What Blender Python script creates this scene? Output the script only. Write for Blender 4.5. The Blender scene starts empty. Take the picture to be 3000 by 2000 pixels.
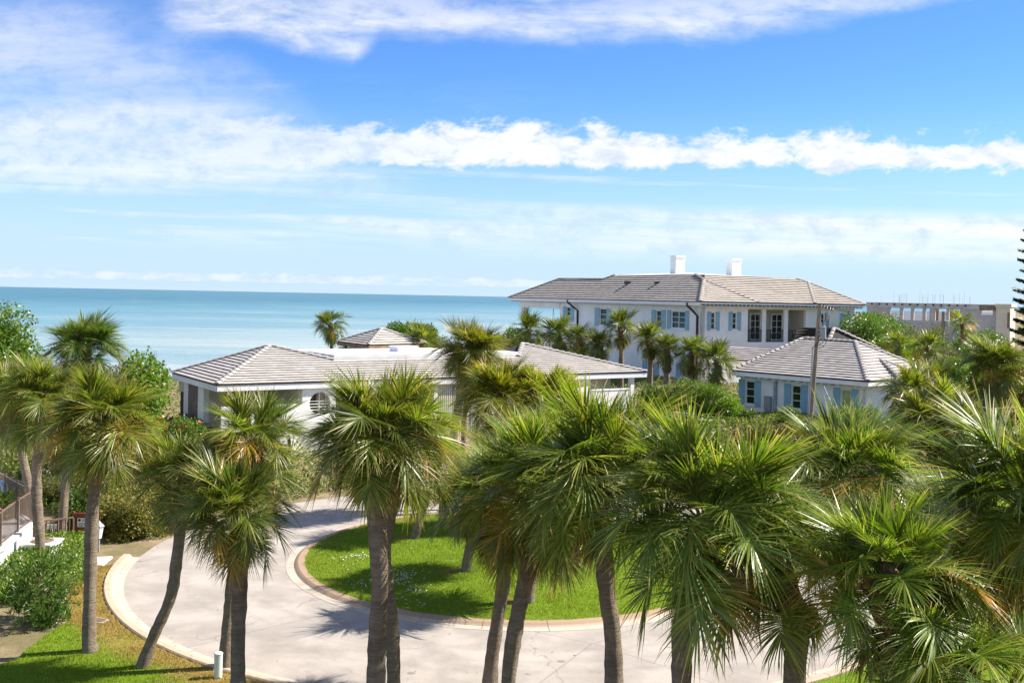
import bpy, bmesh, math, random
import numpy as np
from mathutils import Vector, Matrix

random.seed(11)
rng = np.random.default_rng(11)
scene = bpy.context.scene
col = scene.collection
R = math.radians

# ------------------------------------------------------------------ camera
CAM_H, FPX, ROLL = 10.0, 3000.0, 0.02      # metres, focal length in photo pixels, roll of the horizon
cam = bpy.data.objects.new('camera', bpy.data.cameras.new('camera'))
col.objects.link(cam)
cam.data.sensor_width = 36.0
cam.data.lens = 36.0
cam.data.shift_y = -131.0 / 3000.0
cam.data.clip_start, cam.data.clip_end = 0.1, 120000.0
cam.matrix_world = Matrix(((1, -ROLL, 0, 0), (0, 0, -1, 0), (ROLL, 1, 0, CAM_H), (0, 0, 0, 1)))
scene.camera = cam

# ------------------------------------------------------------------ light and exposure
SUN_AZ, SUN_EL = R(13), R(45)              # azimuth from +X towards +Y
sun_dir = Vector((math.cos(SUN_AZ) * math.cos(SUN_EL), math.sin(SUN_AZ) * math.cos(SUN_EL), math.sin(SUN_EL)))
sun = bpy.data.objects.new('sun', bpy.data.lights.new('sun', 'SUN'))
col.objects.link(sun)
sun.data.energy = 4.8
sun.data.angle = R(0.5)
sun.data.color = (1.0, 0.93, 0.82)
sun.rotation_euler = sun_dir.to_track_quat('Z', 'Y').to_euler()
sun.location = (60, 30, 60)
SKY_STRENGTH = 0.115
scene.view_settings.view_transform = 'Standard'
scene.view_settings.look = 'None'
scene.view_settings.exposure = 1.18
scene.view_settings.gamma = 1.0
scene.view_settings.use_curve_mapping = False
scene.cycles.max_bounces = 8
scene.cycles.transparent_max_bounces = 8


# ------------------------------------------------------------------ node expression helper
class X:
    """A shader socket that can be combined with arithmetic."""
    def __init__(s, nt, sock): s.nt, s.s = nt, sock
    def _m(s, op, *o, clamp=False):
        n = s.nt.nodes.new('ShaderNodeMath'); n.operation = op; n.use_clamp = clamp
        for i, v in enumerate((s,) + o):
            if isinstance(v, X): s.nt.links.new(v.s, n.inputs[i])
            else: n.inputs[i].default_value = v
        return X(s.nt, n.outputs[0])
    def __add__(s, o): return s._m('ADD', o)
    __radd__ = __add__
    def __sub__(s, o): return s._m('SUBTRACT', o)
    def __rsub__(s, o): return (s * -1.0) + o
    def __mul__(s, o): return s._m('MULTIPLY', o)
    __rmul__ = __mul__
    def __truediv__(s, o): return s._m('DIVIDE', o)
    def max(s, o): return s._m('MAXIMUM', o)
    def min(s, o): return s._m('MINIMUM', o)
    def abs(s): return s._m('ABSOLUTE')
    def pow(s, o): return s._m('POWER', o)
    def fract(s): return s._m('FRACT')
    def sin(s): return s._m('SINE')
    def clamp(s): return s._m('ADD', 0.0, clamp=True)
    def step(s, a, b):
        n = s.nt.nodes.new('ShaderNodeMapRange'); n.interpolation_type = 'SMOOTHSTEP'
        s.nt.links.new(s.s, n.inputs[0])
        n.inputs[1].default_value, n.inputs[2].default_value = a, b
        return X(s.nt, n.outputs[0])


def vec(nt, x, y, z=0.0):
    n = nt.nodes.new('ShaderNodeCombineXYZ')
    for i, v in enumerate((x, y, z)):
        if isinstance(v, X): nt.links.new(v.s, n.inputs[i])
        else: n.inputs[i].default_value = v
    return X(nt, n.outputs[0])


def sep(nt, v):
    n = nt.nodes.new('ShaderNodeSeparateXYZ'); nt.links.new(v.s if isinstance(v, X) else v, n.inputs[0])
    return [X(nt, o) for o in n.outputs]


def noise(nt, v, scale=1.0, detail=4.0, rough=0.55, dist=0.0, color=False):
    n = nt.nodes.new('ShaderNodeTexNoise')
    if v is not None: nt.links.new(v.s if isinstance(v, X) else v, n.inputs['Vector'])
    n.inputs['Scale'].default_value, n.inputs['Detail'].default_value = scale, detail
    n.inputs['Roughness'].default_value, n.inputs['Distortion'].default_value = rough, dist
    return X(nt, n.outputs[1 if color else 0])


def voronoi(nt, v, scale=1.0, feature='F1', out=0, rand=1.0):
    n = nt.nodes.new('ShaderNodeTexVoronoi'); n.feature = feature
    if v is not None: nt.links.new(v.s if isinstance(v, X) else v, n.inputs['Vector'])
    n.inputs['Scale'].default_value = scale
    n.inputs['Randomness'].default_value = rand
    return X(nt, n.outputs[out])


def mix(nt, f, a, b):
    n = nt.nodes.new('ShaderNodeMix'); n.data_type = 'RGBA'
    for i, v in ((0, f), (6, a), (7, b)):
        if isinstance(v, X): nt.links.new(v.s, n.inputs[i])
        elif i == 0: n.inputs[0].default_value = v
        else: n.inputs[i].default_value = (*v[:3], 1.0)
    return X(nt, n.outputs[2])


def ramp(nt, f, stops):
    n = nt.nodes.new('ShaderNodeValToRGB')
    e = n.color_ramp.elements
    while len(e) < len(stops): e.new(0.5)
    for k, (p, c) in enumerate(stops):
        e[k].position = p; e[k].color = (*c, 1.0)
    nt.links.new(f.s, n.inputs[0])
    return X(nt, n.outputs[0])


# ------------------------------------------------------------------ sky
world = bpy.data.worlds.new('World'); scene.world = world; world.use_nodes = True
nt = world.node_tree; nt.nodes.clear()
sky = nt.nodes.new('ShaderNodeTexSky'); sky.sky_type = 'NISHITA'; sky.sun_disc = False
sky.sun_elevation = SUN_EL
sky.sun_rotation = math.pi / 2 - SUN_AZ
sky.altitude = 0.0; sky.air_density = 0.62; sky.dust_density = 0.0; sky.ozone_density = 6.0
tc = nt.nodes.new('ShaderNodeTexCoord')
dx, dy, dz = sep(nt, tc.outputs['Generated'])
ahead = dy.step(0.06, 0.35)
yy = dy.max(0.06)
u, v = dx / yy, dz / yy
up = dz.max(0.03)
px, py = dx / up, dy / up
# warp that makes the streaks ragged
w1 = noise(nt, vec(nt, u * 5.0, v * 12.0), 1.0, 5.0, 0.6) - 0.5
w2 = noise(nt, vec(nt, u * 22.0, v * 34.0, 4.0), 1.0, 6.0, 0.62) - 0.5
# row of cumulus
cum = noise(nt, vec(nt, u * 30.0 - v * 9.0, v * 52.0, 1.7), 1.0, 9.0, 0.64, 0.25)
cum2 = noise(nt, vec(nt, u * 7.0, v * 9.0, 3.1), 1.0, 4.0, 0.5)
prof = ((v - 0.124 - u * 0.018) * 34.0).min((0.166 - v + cum2 * 0.020) * 17.0 - 0.12).min(0.40) + (cum2 - 0.5) * 0.45
rowfade = (u + 0.5).step(0.05, 0.5) * 0.75 + 0.25
a_row = ((cum * 1.35 + prof - 0.66) * 3.0).clamp().step(0.0, 0.9) * rowfade
# tall cirrus sheet overhead
edge = (0.246 + (u - 0.18).max(0.0) * 0.19).min(0.2205 - (u + 0.16) * 0.222 + (u + 0.16).max(0.0) * 1.2)
fib = noise(nt, vec(nt, u * 7.0 + v * 24.0, v * 26.0 - u * 5.0, 2.0), 1.0, 8.0, 0.66, 0.4)
d2 = v - edge + w1 * 0.022 + w2 * 0.022
a_top = d2.step(-0.004, 0.022) * (u + w1 * 0.08).step(-0.36, -0.30) * ((fib - 0.24) * 2.3).clamp()
a_top = a_top * (1.0 - (v - 0.262 + (fib - 0.5) * 0.09 - u.abs() * 0.05).step(0.0, 0.05) * 0.55)
# veil on the left
ub = (0.258 - v) * 1.5 - 0.338
fib2 = noise(nt, vec(nt, u * 5.0 - v * 10.0, v * 22.0, 6.0), 1.0, 7.0, 0.62, 0.3)
a_veil = (ub - u + w1 * 0.16 + w2 * 0.10).step(-0.05, 0.13) * (v + w1 * 0.05).step(0.085, 0.115) * ((fib2 - 0.12) * 1.6).clamp() * 0.74
a_veil = a_veil * (1.0 - (v - 0.245 + w1 * 0.03).step(0.0, 0.05) * 0.5)
a_wisp = ((fib2 - 0.50) * 2.2).clamp() * (0.16 - u).step(0.0, 0.4) * (v - 0.15).step(0.0, 0.03) * (0.225 - v).step(0.0, 0.04) * 0.5
# thin layers lower down
st = noise(nt, vec(nt, u * 2.6, v * 62.0 + u * 1.5, 9.0), 1.0, 6.0, 0.58, 0.25)
st2 = noise(nt, vec(nt, u * 9.0, v * 120.0, 5.0), 1.0, 6.0, 0.6, 0.2)
lay = (v - 0.030).step(0.0, 0.035) * (0.098 - v).step(0.0, 0.022)
a_lay = ((st + st2 * 0.35 - 0.62 + (u + 0.25).max(-0.35) * 0.42) * 3.0).clamp() * lay * 0.88
a_mid = ((st + st2 * 0.4 - 0.70 - u * 0.25) * 3.2).clamp() * (v - 0.088).step(0.0, 0.012) * (0.128 - v).step(0.0, 0.012) * 0.75
# little heaps above the sea
low = noise(nt, vec(nt, u * 42.0, v * 120.0, 8.0), 1.0, 6.0, 0.6)
plow = ((v - 0.008) * 160.0).min((0.020 - v) * 70.0).min(0.32)
a_low = ((low * 1.3 + plow - 0.80) * 4.0).clamp() * (0.22 - u).step(0.0, 0.25) * 0.5
a = 1.0 - (1.0 - a_row) * (1.0 - a_top) * (1.0 - a_veil) * (1.0 - a_wisp) * (1.0 - a_lay) * (1.0 - a_mid) * (1.0 - a_low)
# the rest of the sky: unseen cirrus, thickened to whiten the fill light
gen = noise(nt, vec(nt, px * 0.9 + py * 0.5, py * 2.2, 3.0), 1.0, 8.0, 0.6, 0.5)
a_gen = ((gen - 0.38) * 3.2).clamp() * dz.step(0.02, 0.2) * 0.92
alpha = (a * ahead + a_gen * (1.0 - ahead)).clamp() * 0.92
hs = nt.nodes.new('ShaderNodeHueSaturation')
hs.inputs['Hue'].default_value = 0.503; hs.inputs['Saturation'].default_value = 1.12; hs.inputs['Value'].default_value = 0.90
nt.links.new(sky.outputs[0], hs.inputs['Color'])
lum = (cum2 * 0.5 + fib2 * 0.5 - 0.5) * 0.5 + 1.0
shade = noise(nt, vec(nt, u * 34.0 + 0.25, v * 60.0 + 0.5, 1.7), 1.0, 8.0, 0.62, 0.25)
cloudcol = mix(nt, (shade * 0.7 + fib * 0.3).step(0.36, 0.56), (2.95, 3.25, 3.6), (4.15, 4.15, 4.2))
clear = mix(nt, (1.0 - dz.step(0.0, 0.20)) * 0.92, X(nt, hs.outputs[0]), (2.30, 2.98, 3.65))
skycol = mix(nt, alpha, clear, cloudcol)
bg = nt.nodes.new('ShaderNodeBackground'); bg.inputs['Strength'].default_value = SKY_STRENGTH
wo = nt.nodes.new('ShaderNodeOutputWorld')
nt.links.new(skycol.s, bg.inputs['Color']); nt.links.new(bg.outputs[0], wo.inputs[0])


# ------------------------------------------------------------------ photo pixel <-> place
def ray(u, v):
    a, b = u - 1500.0, 869.0 - v
    return Vector(((a - b * ROLL) / FPX, 1.0, (a * ROLL + b) / FPX))
def at_z(u, v, z): r = ray(u, v); return r * ((z - CAM_H) / r.z) + Vector((0, 0, CAM_H))
def at_d(u, v, d): return ray(u, v) * d + Vector((0, 0, CAM_H))
DS = 3000.0 / 2352.0


# ------------------------------------------------------------------ mesh helpers
class MB:
    def __init__(s): s.v, s.f, s.t = [], [], []
    def add(s, vs, fs, tint=None):
        o = len(s.v); s.v += [tuple(p) for p in vs]; s.f += [tuple(i + o for i in f) for f in fs]
        if tint is not None: s.t += [tint] * len(vs)
    def box(s, x0, x1, y0, y1, z0, z1):
        s.add([(x, y, z) for z in (z0, z1) for y in (y0, y1) for x in (x0, x1)],
              [(0, 2, 3, 1), (4, 5, 7, 6), (0, 1, 5, 4), (2, 6, 7, 3), (0, 4, 6, 2), (1, 3, 7, 5)])
    def bar(s, p, q, w, h=None, up=(0, 0, 1)):
        h = h or w; p, q = Vector(p), Vector(q); d = (q - p).normalized(); upv = Vector(up)
        if abs(d.dot(upv)) > 0.98: upv = Vector((1, 0, 0))
        a = d.cross(upv).normalized() * (w / 2); b = a.cross(d).normalized() * (h / 2)
        s.add([p - a - b, p + a - b, p + a + b, p - a + b, q - a - b, q + a - b, q + a + b, q - a + b],
              [(0, 3, 2, 1), (4, 5, 6, 7), (0, 1, 5, 4), (1, 2, 6, 5), (2, 3, 7, 6), (3, 0, 4, 7)])
    def tube(s, pts, rad, n=10, caps=True, wob=0.0):
        pts = [Vector(p) for p in pts]
        if not hasattr(rad, '__len__'): rad = [rad] * len(pts)
        vs = []; ref = Vector((1, 0, 0))
        for i, p in enumerate(pts):
            d = (pts[min(i + 1, len(pts) - 1)] - pts[max(i - 1, 0)]).normalized()
            rr = ref if abs(d.dot(ref)) < 0.9 else Vector((0, 1, 0))
            a = (rr - d * rr.dot(d)).normalized(); b = d.cross(a)
            for k in range(n):
                th = 2 * math.pi * k / n; r = rad[i] * (1 + wob * (random.random() - 0.5))
                vs.append(p + a * math.cos(th) * r + b * math.sin(th) * r)
        fs = []
        for i in range(len(pts) - 1):
            for k in range(n):
                k2 = (k + 1) % n
                fs.append((i * n + k, i * n + k2, (i + 1) * n + k2, (i + 1) * n + k))
        if caps: fs += [tuple(range(n))[::-1], tuple((len(pts) - 1) * n + k for k in range(n))]
        s.add(vs, fs)
    def prism(s, poly, z0, z1):
        n = len(poly)
        s.add([(x, y, z0) for x, y in poly] + [(x, y, z1) for x, y in poly],
              [tuple(range(n))[::-1], tuple(range(n, 2 * n))] + [(i, (i + 1) % n, n + (i + 1) % n, n + i) for i in range(n)])
    def mesh(s, name, mat, smooth=False):
        m = bpy.data.meshes.new(name); m.from_pydata(s.v, [], s.f)
        if mat: m.materials.append(mat)
        if smooth: m.polygons.foreach_set('use_smooth', [True] * len(m.polygons))
        if s.t:
            at = m.attributes.new('tint', 'FLOAT', 'POINT'); at.data.foreach_set('value', s.t)
        m.update(); return m
    def build(s, name, mat, parent=None, loc=None, smooth=False, **kw):
        return link(name, s.mesh(name, mat, smooth), parent, loc, **kw)


def link(name, data, parent=None, loc=None, rot=None, scale=None, **kw):
    o = bpy.data.objects.new(name, data); col.objects.link(o)
    if parent is not None: o.parent = parent
    if loc is not None: o.location = loc
    if rot is not None: o.rotation_euler = rot
    if scale is not None: o.scale = scale if hasattr(scale, '__len__') else (scale,) * 3
    for k, val in kw.items(): o[k] = val
    return o


def tag(o, label=None, category=None, group=None, kind=None):
    if label: o['label'] = label
    if category: o['category'] = category
    if group: o['group'] = group
    if kind: o['kind'] = kind
    return o


def empty(name, loc, rz=0.0, parent=None):
    o = link(name, None, parent, loc, (0, 0, rz)); o.empty_display_size = 0.3
    return o


def np_mesh(name, V, F, mat, attrs=None, smooth=False):
    """V (n,3), F (m,k) numpy -> mesh; attrs: name -> per-vertex float array"""
    m = bpy.data.meshes.new(name)
    V = np.ascontiguousarray(V, dtype=np.float32); F = np.ascontiguousarray(F, dtype=np.int32)
    k = F.shape[1]
    m.vertices.add(len(V)); m.vertices.foreach_set('co', V.ravel())
    m.loops.add(F.size); m.loops.foreach_set('vertex_index', F.ravel())
    m.polygons.add(len(F)); m.polygons.foreach_set('loop_start', np.arange(len(F), dtype=np.int32) * k)
    try: m.polygons.foreach_set('loop_total', np.full(len(F), k, dtype=np.int32))
    except Exception: pass
    if smooth: m.polygons.foreach_set('use_smooth', np.ones(len(F), dtype=bool))
    for an, av in (attrs or {}).items():
        at = m.attributes.new(an, 'FLOAT', 'POINT'); at.data.foreach_set('value', np.ascontiguousarray(av, dtype=np.float32))
    if mat: m.materials.append(mat)
    m.update(calc_edges=True); m.validate()
    return m


# ------------------------------------------------------------------ materials
def new_mat(name):
    m = bpy.data.materials.new(name); m.use_nodes = True
    t = m.node_tree; b = t.nodes['Principled BSDF']
    return m, t, b


def setc(t, b, c, rough=None, spec=None):
    if isinstance(c, X): t.links.new(c.s, b.inputs['Base Color'])
    else: b.inputs['Base Color'].default_value = (*c, 1.0)
    if rough is not None:
        if isinstance(rough, X): t.links.new(rough.s, b.inputs['Roughness'])
        else: b.inputs['Roughness'].default_value = rough
    if spec is not None: b.inputs['Specular IOR Level'].default_value = spec


def bump(t, b, h, strength=0.4, dist=0.02):
    n = t.nodes.new('ShaderNodeBump'); n.inputs['Strength'].default_value = strength; n.inputs['Distance'].default_value = dist
    t.links.new(h.s, n.inputs['Height']); t.links.new(n.outputs[0], b.inputs['Normal'])


def objco(t): return X(t, t.nodes.new('ShaderNodeTexCoord').outputs['Object'])
def pos(t): return X(t, t.nodes.new('ShaderNodeNewGeometry').outputs['Position'])
def orand(t): return X(t, t.nodes.new('ShaderNodeObjectInfo').outputs['Random'])
def ocolor(t): return X(t, t.nodes.new('ShaderNodeObjectInfo').outputs['Color'])
def attr(t, name):
    n = t.nodes.new('ShaderNodeAttribute'); n.attribute_name = name
    return X(t, n.outputs['Fac'])


def plain(name, c, rough=0.6, var=0.12, scale=3.0, spec=0.4, bmp=0.0, bscale=40.0):
    m, t, b = new_mat(name)
    p = pos(t)
    n = noise(t, p, scale, 5.0, 0.6)
    dark = tuple(x * (1 - var * 1.4) for x in c); lite = tuple(min(1, x * (1 + var)) for x in c)
    setc(t, b, mix(t, n.step(0.3, 0.7), dark, lite), rough, spec)
    if bmp: bump(t, b, noise(t, p, bscale, 4.0, 0.6), bmp, 0.01)
    return m


M = {}
M['stucco'] = plain('stucco', (0.86, 0.85, 0.82), 0.85, 0.05, 0.6, 0.2, 0.35, 30.0)
M['trim'] = plain('white_trim', (0.80, 0.80, 0.80), 0.55, 0.03, 2.0)
M['membrane'] = plain('roof_membrane', (0.72, 0.71, 0.69), 0.8, 0.08, 0.8)
M['shutter'] = plain('blue_shutter_paint', (0.26, 0.45, 0.55), 0.6, 0.06, 2.0)
M['dark_metal'] = plain('dark_bronze_metal', (0.022, 0.020, 0.020), 0.45, 0.2, 6.0)
M['grey_metal'] = plain('grey_metal', (0.33, 0.35, 0.37), 0.4, 0.12, 6.0)
M['brown_metal'] = plain('brown_railing_paint', (0.17, 0.115, 0.085), 0.5, 0.12, 6.0)
M['soffit'] = plain('soffit_paint', (0.62, 0.60, 0.52), 0.8, 0.04, 1.0)
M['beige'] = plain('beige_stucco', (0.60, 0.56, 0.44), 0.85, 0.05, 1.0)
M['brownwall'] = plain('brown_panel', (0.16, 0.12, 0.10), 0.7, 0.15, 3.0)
M['concrete'] = plain('grey_concrete', (0.48, 0.46, 0.43), 0.9, 0.16, 1.6, 0.2, 0.4, 20.0)
M['rust'] = plain('rusty_form_board', (0.25, 0.16, 0.10), 0.85, 0.3, 3.0)
M['redbox'] = plain('rust_red_paint', (0.20, 0.055, 0.025), 0.6, 0.2, 4.0)
M['porcelain'] = plain('brown_porcelain', (0.12, 0.03, 0.03), 0.2, 0.1, 4.0)
M['wire'] = plain('black_cable', (0.02, 0.02, 0.02), 0.5, 0.1, 4.0)
M['felt'] = plain('dark_roof_felt', (0.03, 0.028, 0.027), 0.9, 0.2, 1.0)  # near-black colour deepens the shade in the gaps under tile courses
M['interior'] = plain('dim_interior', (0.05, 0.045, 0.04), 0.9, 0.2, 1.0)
M['poolblue'] = plain('blue_tube', (0.30, 0.50, 0.62), 0.35, 0.1, 5.0)
M['pink'] = plain('pink_petal', (0.70, 0.12, 0.30), 0.6, 0.15, 20.0)
M['red'] = plain('coral_red_petal', (0.75, 0.10, 0.06), 0.6, 0.15, 20.0)
M['orange'] = plain('orange_petal', (0.75, 0.25, 0.02), 0.6, 0.15, 20.0)
M['ink'] = plain('dark_ink', (0.03, 0.03, 0.035), 0.6, 0.0)

m, t, b = new_mat('window_glass')
setc(t, b, mix(t, noise(t, pos(t), 1.6, 3.0), (0.006, 0.010, 0.008), (0.022, 0.040, 0.026)), 0.05, 0.6)
M['glass'] = m
m, t, b = new_mat('lamp_glass'); setc(t, b, (0.75, 0.77, 0.78), 0.25, 0.5); M['lampglass'] = m

# concrete roof tile, each tile a slightly different shade
def tile_mat(name, lo, hi, stain):
    m, t, b = new_mat(name)
    k = (attr(t, 'tint') + orand(t)).fract(); p = pos(t)
    c = mix(t, k, lo, hi)
    c = mix(t, noise(t, p, 0.7, 5.0, 0.6).step(0.45, 0.75) * 0.3, c, stain)
    setc(t, b, c, 0.85, 0.2); bump(t, b, noise(t, p, 45.0, 3.0), 0.3, 0.01)
    return m
M['tile'] = tile_mat('concrete_roof_tile', (0.355, 0.33, 0.31), (0.43, 0.40, 0.378), (0.29, 0.265, 0.25))
M['tile_tan'] = tile_mat('tan_roof_tile', (0.385, 0.345, 0.305), (0.455, 0.41, 0.365), (0.31, 0.275, 0.24))

# timber pole
m, t, b = new_mat('weathered_pole_wood')
x, y, z = sep(t, objco(t))
n = noise(t, vec(t, x * 40.0, y * 40.0, z * 1.5), 1.0, 5.0, 0.6)
setc(t, b, mix(t, n.step(0.35, 0.7), (0.20, 0.155, 0.105), (0.42, 0.34, 0.25)), 0.9, 0.2)
bump(t, b, n, 0.5, 0.01); M['pole'] = m

# palm trunk: grey, ringed, blotched
m, t, b = new_mat('palm_trunk')
p = objco(t); x, y, z = sep(t, p)
ring = noise(t, vec(t, x * 2.0, y * 2.0, z * 11.0), 1.0, 6.0, 0.75, 0.8)
blot = noise(t, p, 2.6, 6.0, 0.65)
fine = noise(t, vec(t, x * 26.0, y * 26.0, z * 20.0), 1.0, 5.0, 0.7)
c = mix(t, ring.step(0.28, 0.72), (0.20, 0.158, 0.115), (0.385, 0.315, 0.235))
c = mix(t, blot.step(0.42, 0.72) * 0.6, c, (0.20, 0.155, 0.115))
c = mix(t, fine.step(0.55, 0.85) * 0.6, c, (0.50, 0.43, 0.33))
big = noise(t, vec(t, x * 1.4, y * 1.4, z * 0.55 + orand(t) * 20.0), 1.0, 4.0, 0.6)
c = mix(t, big.step(0.50, 0.72) * 0.5, c, (0.15, 0.118, 0.088))
c = mix(t, (1.0 - big.step(0.28, 0.46)) * 0.45, c, (0.40, 0.34, 0.265))
c = mix(t, (attr(t, 'tint') + (fine - 0.5) * 0.25 - 0.86).step(0.0, 0.12) * 0.75, c, (0.24, 0.125, 0.065))
setc(t, b, c, 0.95, 0.1); bump(t, b, ring * 0.7 + fine * 0.9, 1.0, 0.10); M['trunk'] = m
M['boots'] = plain('old_leaf_bases', (0.20, 0.125, 0.075), 0.95, 0.5, 9.0, 0.1, 0.8, 40.0)
M['stalk'] = plain('dry_flower_stalk', (0.25, 0.17, 0.12), 0.95, 0.3, 9.0, 0.1)
M['twig'] = plain('bare_twig', (0.20, 0.145, 0.10), 0.95, 0.4, 6.0, 0.1)


def leafy(name, dark, lite, warm, trans=0.35, rough=0.45, spec=0.35, tipcol=None, usecolor=True):
    """leaf with light passing through; 'rnd' varies per leaf, 't' runs to the tip"""
    m, t, b = new_mat(name)
    r = attr(t, 'rnd')
    c = mix(t, r, dark, lite)
    c = mix(t, (r * 7.31 + 0.2).fract().step(0.80, 0.97) * 0.7, c, warm)
    if tipcol:
        tt = attr(t, 't'); k = (r * 3.77).fract()
        c = mix(t, (tt + k * 0.34 - 1.0).step(0.0, 0.22) * 0.8, c, tipcol)
    if usecolor:
        mm = t.nodes.new('ShaderNodeMix'); mm.data_type = 'RGBA'; mm.blend_type = 'MULTIPLY'; mm.inputs[0].default_value = 1.0
        t.links.new(c.s, mm.inputs[6]); t.links.new(ocolor(t).s, mm.inputs[7]); c = X(t, mm.outputs[2])
    setc(t, b, c, rough, spec)
    tr = t.nodes.new('ShaderNodeBsdfTranslucent')
    hs = t.nodes.new('ShaderNodeHueSaturation'); hs.inputs['Hue'].default_value = 0.506; hs.inputs['Saturation'].default_value = 1.1; hs.inputs['Value'].default_value = 1.7
    t.links.new(c.s, hs.inputs['Color']); t.links.new(hs.outputs[0], tr.inputs['Color'])
    ms = t.nodes.new('ShaderNodeMixShader'); ms.inputs[0].default_value = trans
    t.links.new(b.outputs[0], ms.inputs[1]); t.links.new(tr.outputs[0], ms.inputs[2])
    t.links.new(ms.outputs[0], t.nodes['Material Output'].inputs['Surface'])
    return m


M['frond'] = leafy('palm_frond', (0.052, 0.092, 0.014), (0.160, 0.205, 0.034), (0.32, 0.28, 0.08), 0.41, 0.38, 0.5, (0.46, 0.33, 0.16))
M['dead'] = leafy('dead_palm_frond', (0.13, 0.075, 0.035), (0.30, 0.20, 0.11), (0.36, 0.26, 0.15), 0.15, 0.8, 0.1, None)
M['seagrape'] = leafy('sea_grape_leaf', (0.045, 0.10, 0.014), (0.12, 0.21, 0.026), (0.30, 0.24, 0.05), 0.35, 0.35, 0.5)
M['hedge'] = leafy('hedge_leaf', (0.030, 0.066, 0.012), (0.085, 0.140, 0.024), (0.17, 0.19, 0.035), 0.28, 0.4, 0.45)
M['olive'] = leafy('olive_scrub_leaf', (0.048, 0.062, 0.018), (0.125, 0.130, 0.042), (0.30, 0.22, 0.07), 0.28, 0.5, 0.35)
M['drybrush'] = leafy('dry_scrub_leaf', (0.10, 0.105, 0.035), (0.26, 0.21, 0.085), (0.32, 0.18, 0.07), 0.25, 0.7, 0.2)
M['petal'] = plain('white_petal', (0.75, 0.75, 0.72), 0.7, 0.05)
# ================================================================== SETTING
CX, CY = 0.3, 39.2                         # centre of the turning circle


def sstep(a, b, x):
    t = np.clip((x - a) / (b - a), 0, 1); return t * t * (3 - 2 * t)


def terrain(x, y):
    x, y = np.asarray(x, float), np.asarray(y, float)
    r = np.hypot(x - CX, y - CY)
    rise = sstep(15.5, 24, r) * sstep(36, 50, y + np.minimum(x + 8, 0) * 0.6)
    keep = 1 - (1 - sstep(4.5, 9, np.abs(y - CY))) * sstep(8, 14, x)      # the road leaves to the right
    z = 2.55 * rise * keep
    z = z + 0.35 * np.sin(x * 0.23 + 1.0) * np.sin(y * 0.19) * rise
    s = (y - (137 + 1.6 * x)) / 1.89
    z = z + 0.4 * sstep(-24, -12, s) * (1 - sstep(-12, 4, s)) - (z + 3.9) * sstep(-10, 9, s)
    return np.where(r < 15.4, -0.02, z - 0.02 + 0.0 * x)


def tz(x, y): return float(terrain(x, y))


# ---- ground sheet
gx = np.concatenate([np.linspace(-6000, -180, 12)[:-1], np.linspace(-180, -60, 30)[:-1], np.linspace(-60, 60, 121)[:-1], np.linspace(60, 220, 55)[:-1], np.linspace(220, 6000, 14)])
gy = np.concatenate([np.linspace(-2000, -5, 8)[:-1], np.linspace(-5, 110, 116)[:-1], np.linspace(110, 320, 90)[:-1], np.linspace(320, 5000, 40)])
GX, GY = np.meshgrid(gx, gy)
V = np.stack([GX.ravel(), GY.ravel(), terrain(GX, GY).ravel()], 1)
nx, ny = len(gx), len(gy)
ii = (np.arange(ny - 1)[:, None] * nx + np.arange(nx - 1)[None, :]).ravel()
F = np.stack([ii, ii + 1, ii + nx + 1, ii + nx], 1)
m, t, b = new_mat('sandy_soil')
p = pos(t)
n1, n2, n3 = noise(t, p, 0.5, 6.0, 0.6), noise(t, p, 4.0, 5.0, 0.65), noise(t, p, 30.0, 4.0, 0.7)
c = mix(t, n2.step(0.3, 0.7), (0.22, 0.155, 0.10), (0.40, 0.31, 0.215))
c = mix(t, n1.step(0.34, 0.60) * 0.8, c, (0.13, 0.12, 0.05))
c = mix(t, n3.step(0.58, 0.75) * 0.7, c, (0.10, 0.07, 0.045))
setc(t, b, c, 0.95, 0.1); bump(t, b, n2 + n3 * 0.5, 0.8, 0.06)
M['soil'] = m
tag(link('ground', np_mesh('ground', V, F, m, smooth=True)), kind='structure')

# ---- sea
m, t, b = new_mat('sea_water')
p = pos(t); x, y, z = sep(t, p)
off = (y - x * 1.6 - 137.0) * 0.53                                     # metres from the shore
warp = noise(t, vec(t, x * 0.004, y * 0.012), 1.0, 5.0, 0.6) - 0.5
shelf = (off + warp * 190.0) * 0.001
c = ramp(t, shelf, [(0.0, (0.42, 0.435, 0.395)), (0.08, (0.31, 0.37, 0.365)), (0.22, (0.18, 0.285, 0.32)), (0.55, (0.085, 0.205, 0.26)), (1.0, (0.04, 0.135, 0.185))])
patch = noise(t, vec(t, x * 0.0016, y * 0.008, 3.0), 1.0, 6.0, 0.62).step(0.48, 0.66)
c = mix(t, patch * 0.45, c, (0.06, 0.20, 0.28))
sw = noise(t, vec(t, x * 0.012 + y * 0.004, y * 0.07), 1.0, 6.0, 0.68)
c = mix(t, sw.step(0.52, 0.68) * 0.35, c, (0.42, 0.50, 0.50))
c = mix(t, (1.0 - sw.step(0.34, 0.46)) * 0.30, c, (0.05, 0.17, 0.22))
foam = noise(t, vec(t, x * 0.05, y * 0.22), 1.0, 5.0, 0.7).step(0.62, 0.70) * (1.0 - (off * 0.008).clamp())
c = mix(t, foam * 0.5, c, (0.7, 0.72, 0.72))
setc(t, b, c, 0.35, 0.10)
rip = noise(t, vec(t, x * 0.10, y * 0.32), 1.0, 6.0, 0.62) + noise(t, vec(t, x * 0.6, y * 1.4), 1.0, 4.0, 0.6) * 0.3
bump(t, b, rip, 0.9, 1.1)
sea = MB()
sea.add([(-70000, -2000, -3), (70000, -2000, -3), (70000, 70000, -3), (-70000, 70000, -3)], [(0, 1, 2, 3)])
tag(sea.build('sea', m), kind='structure')

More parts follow.
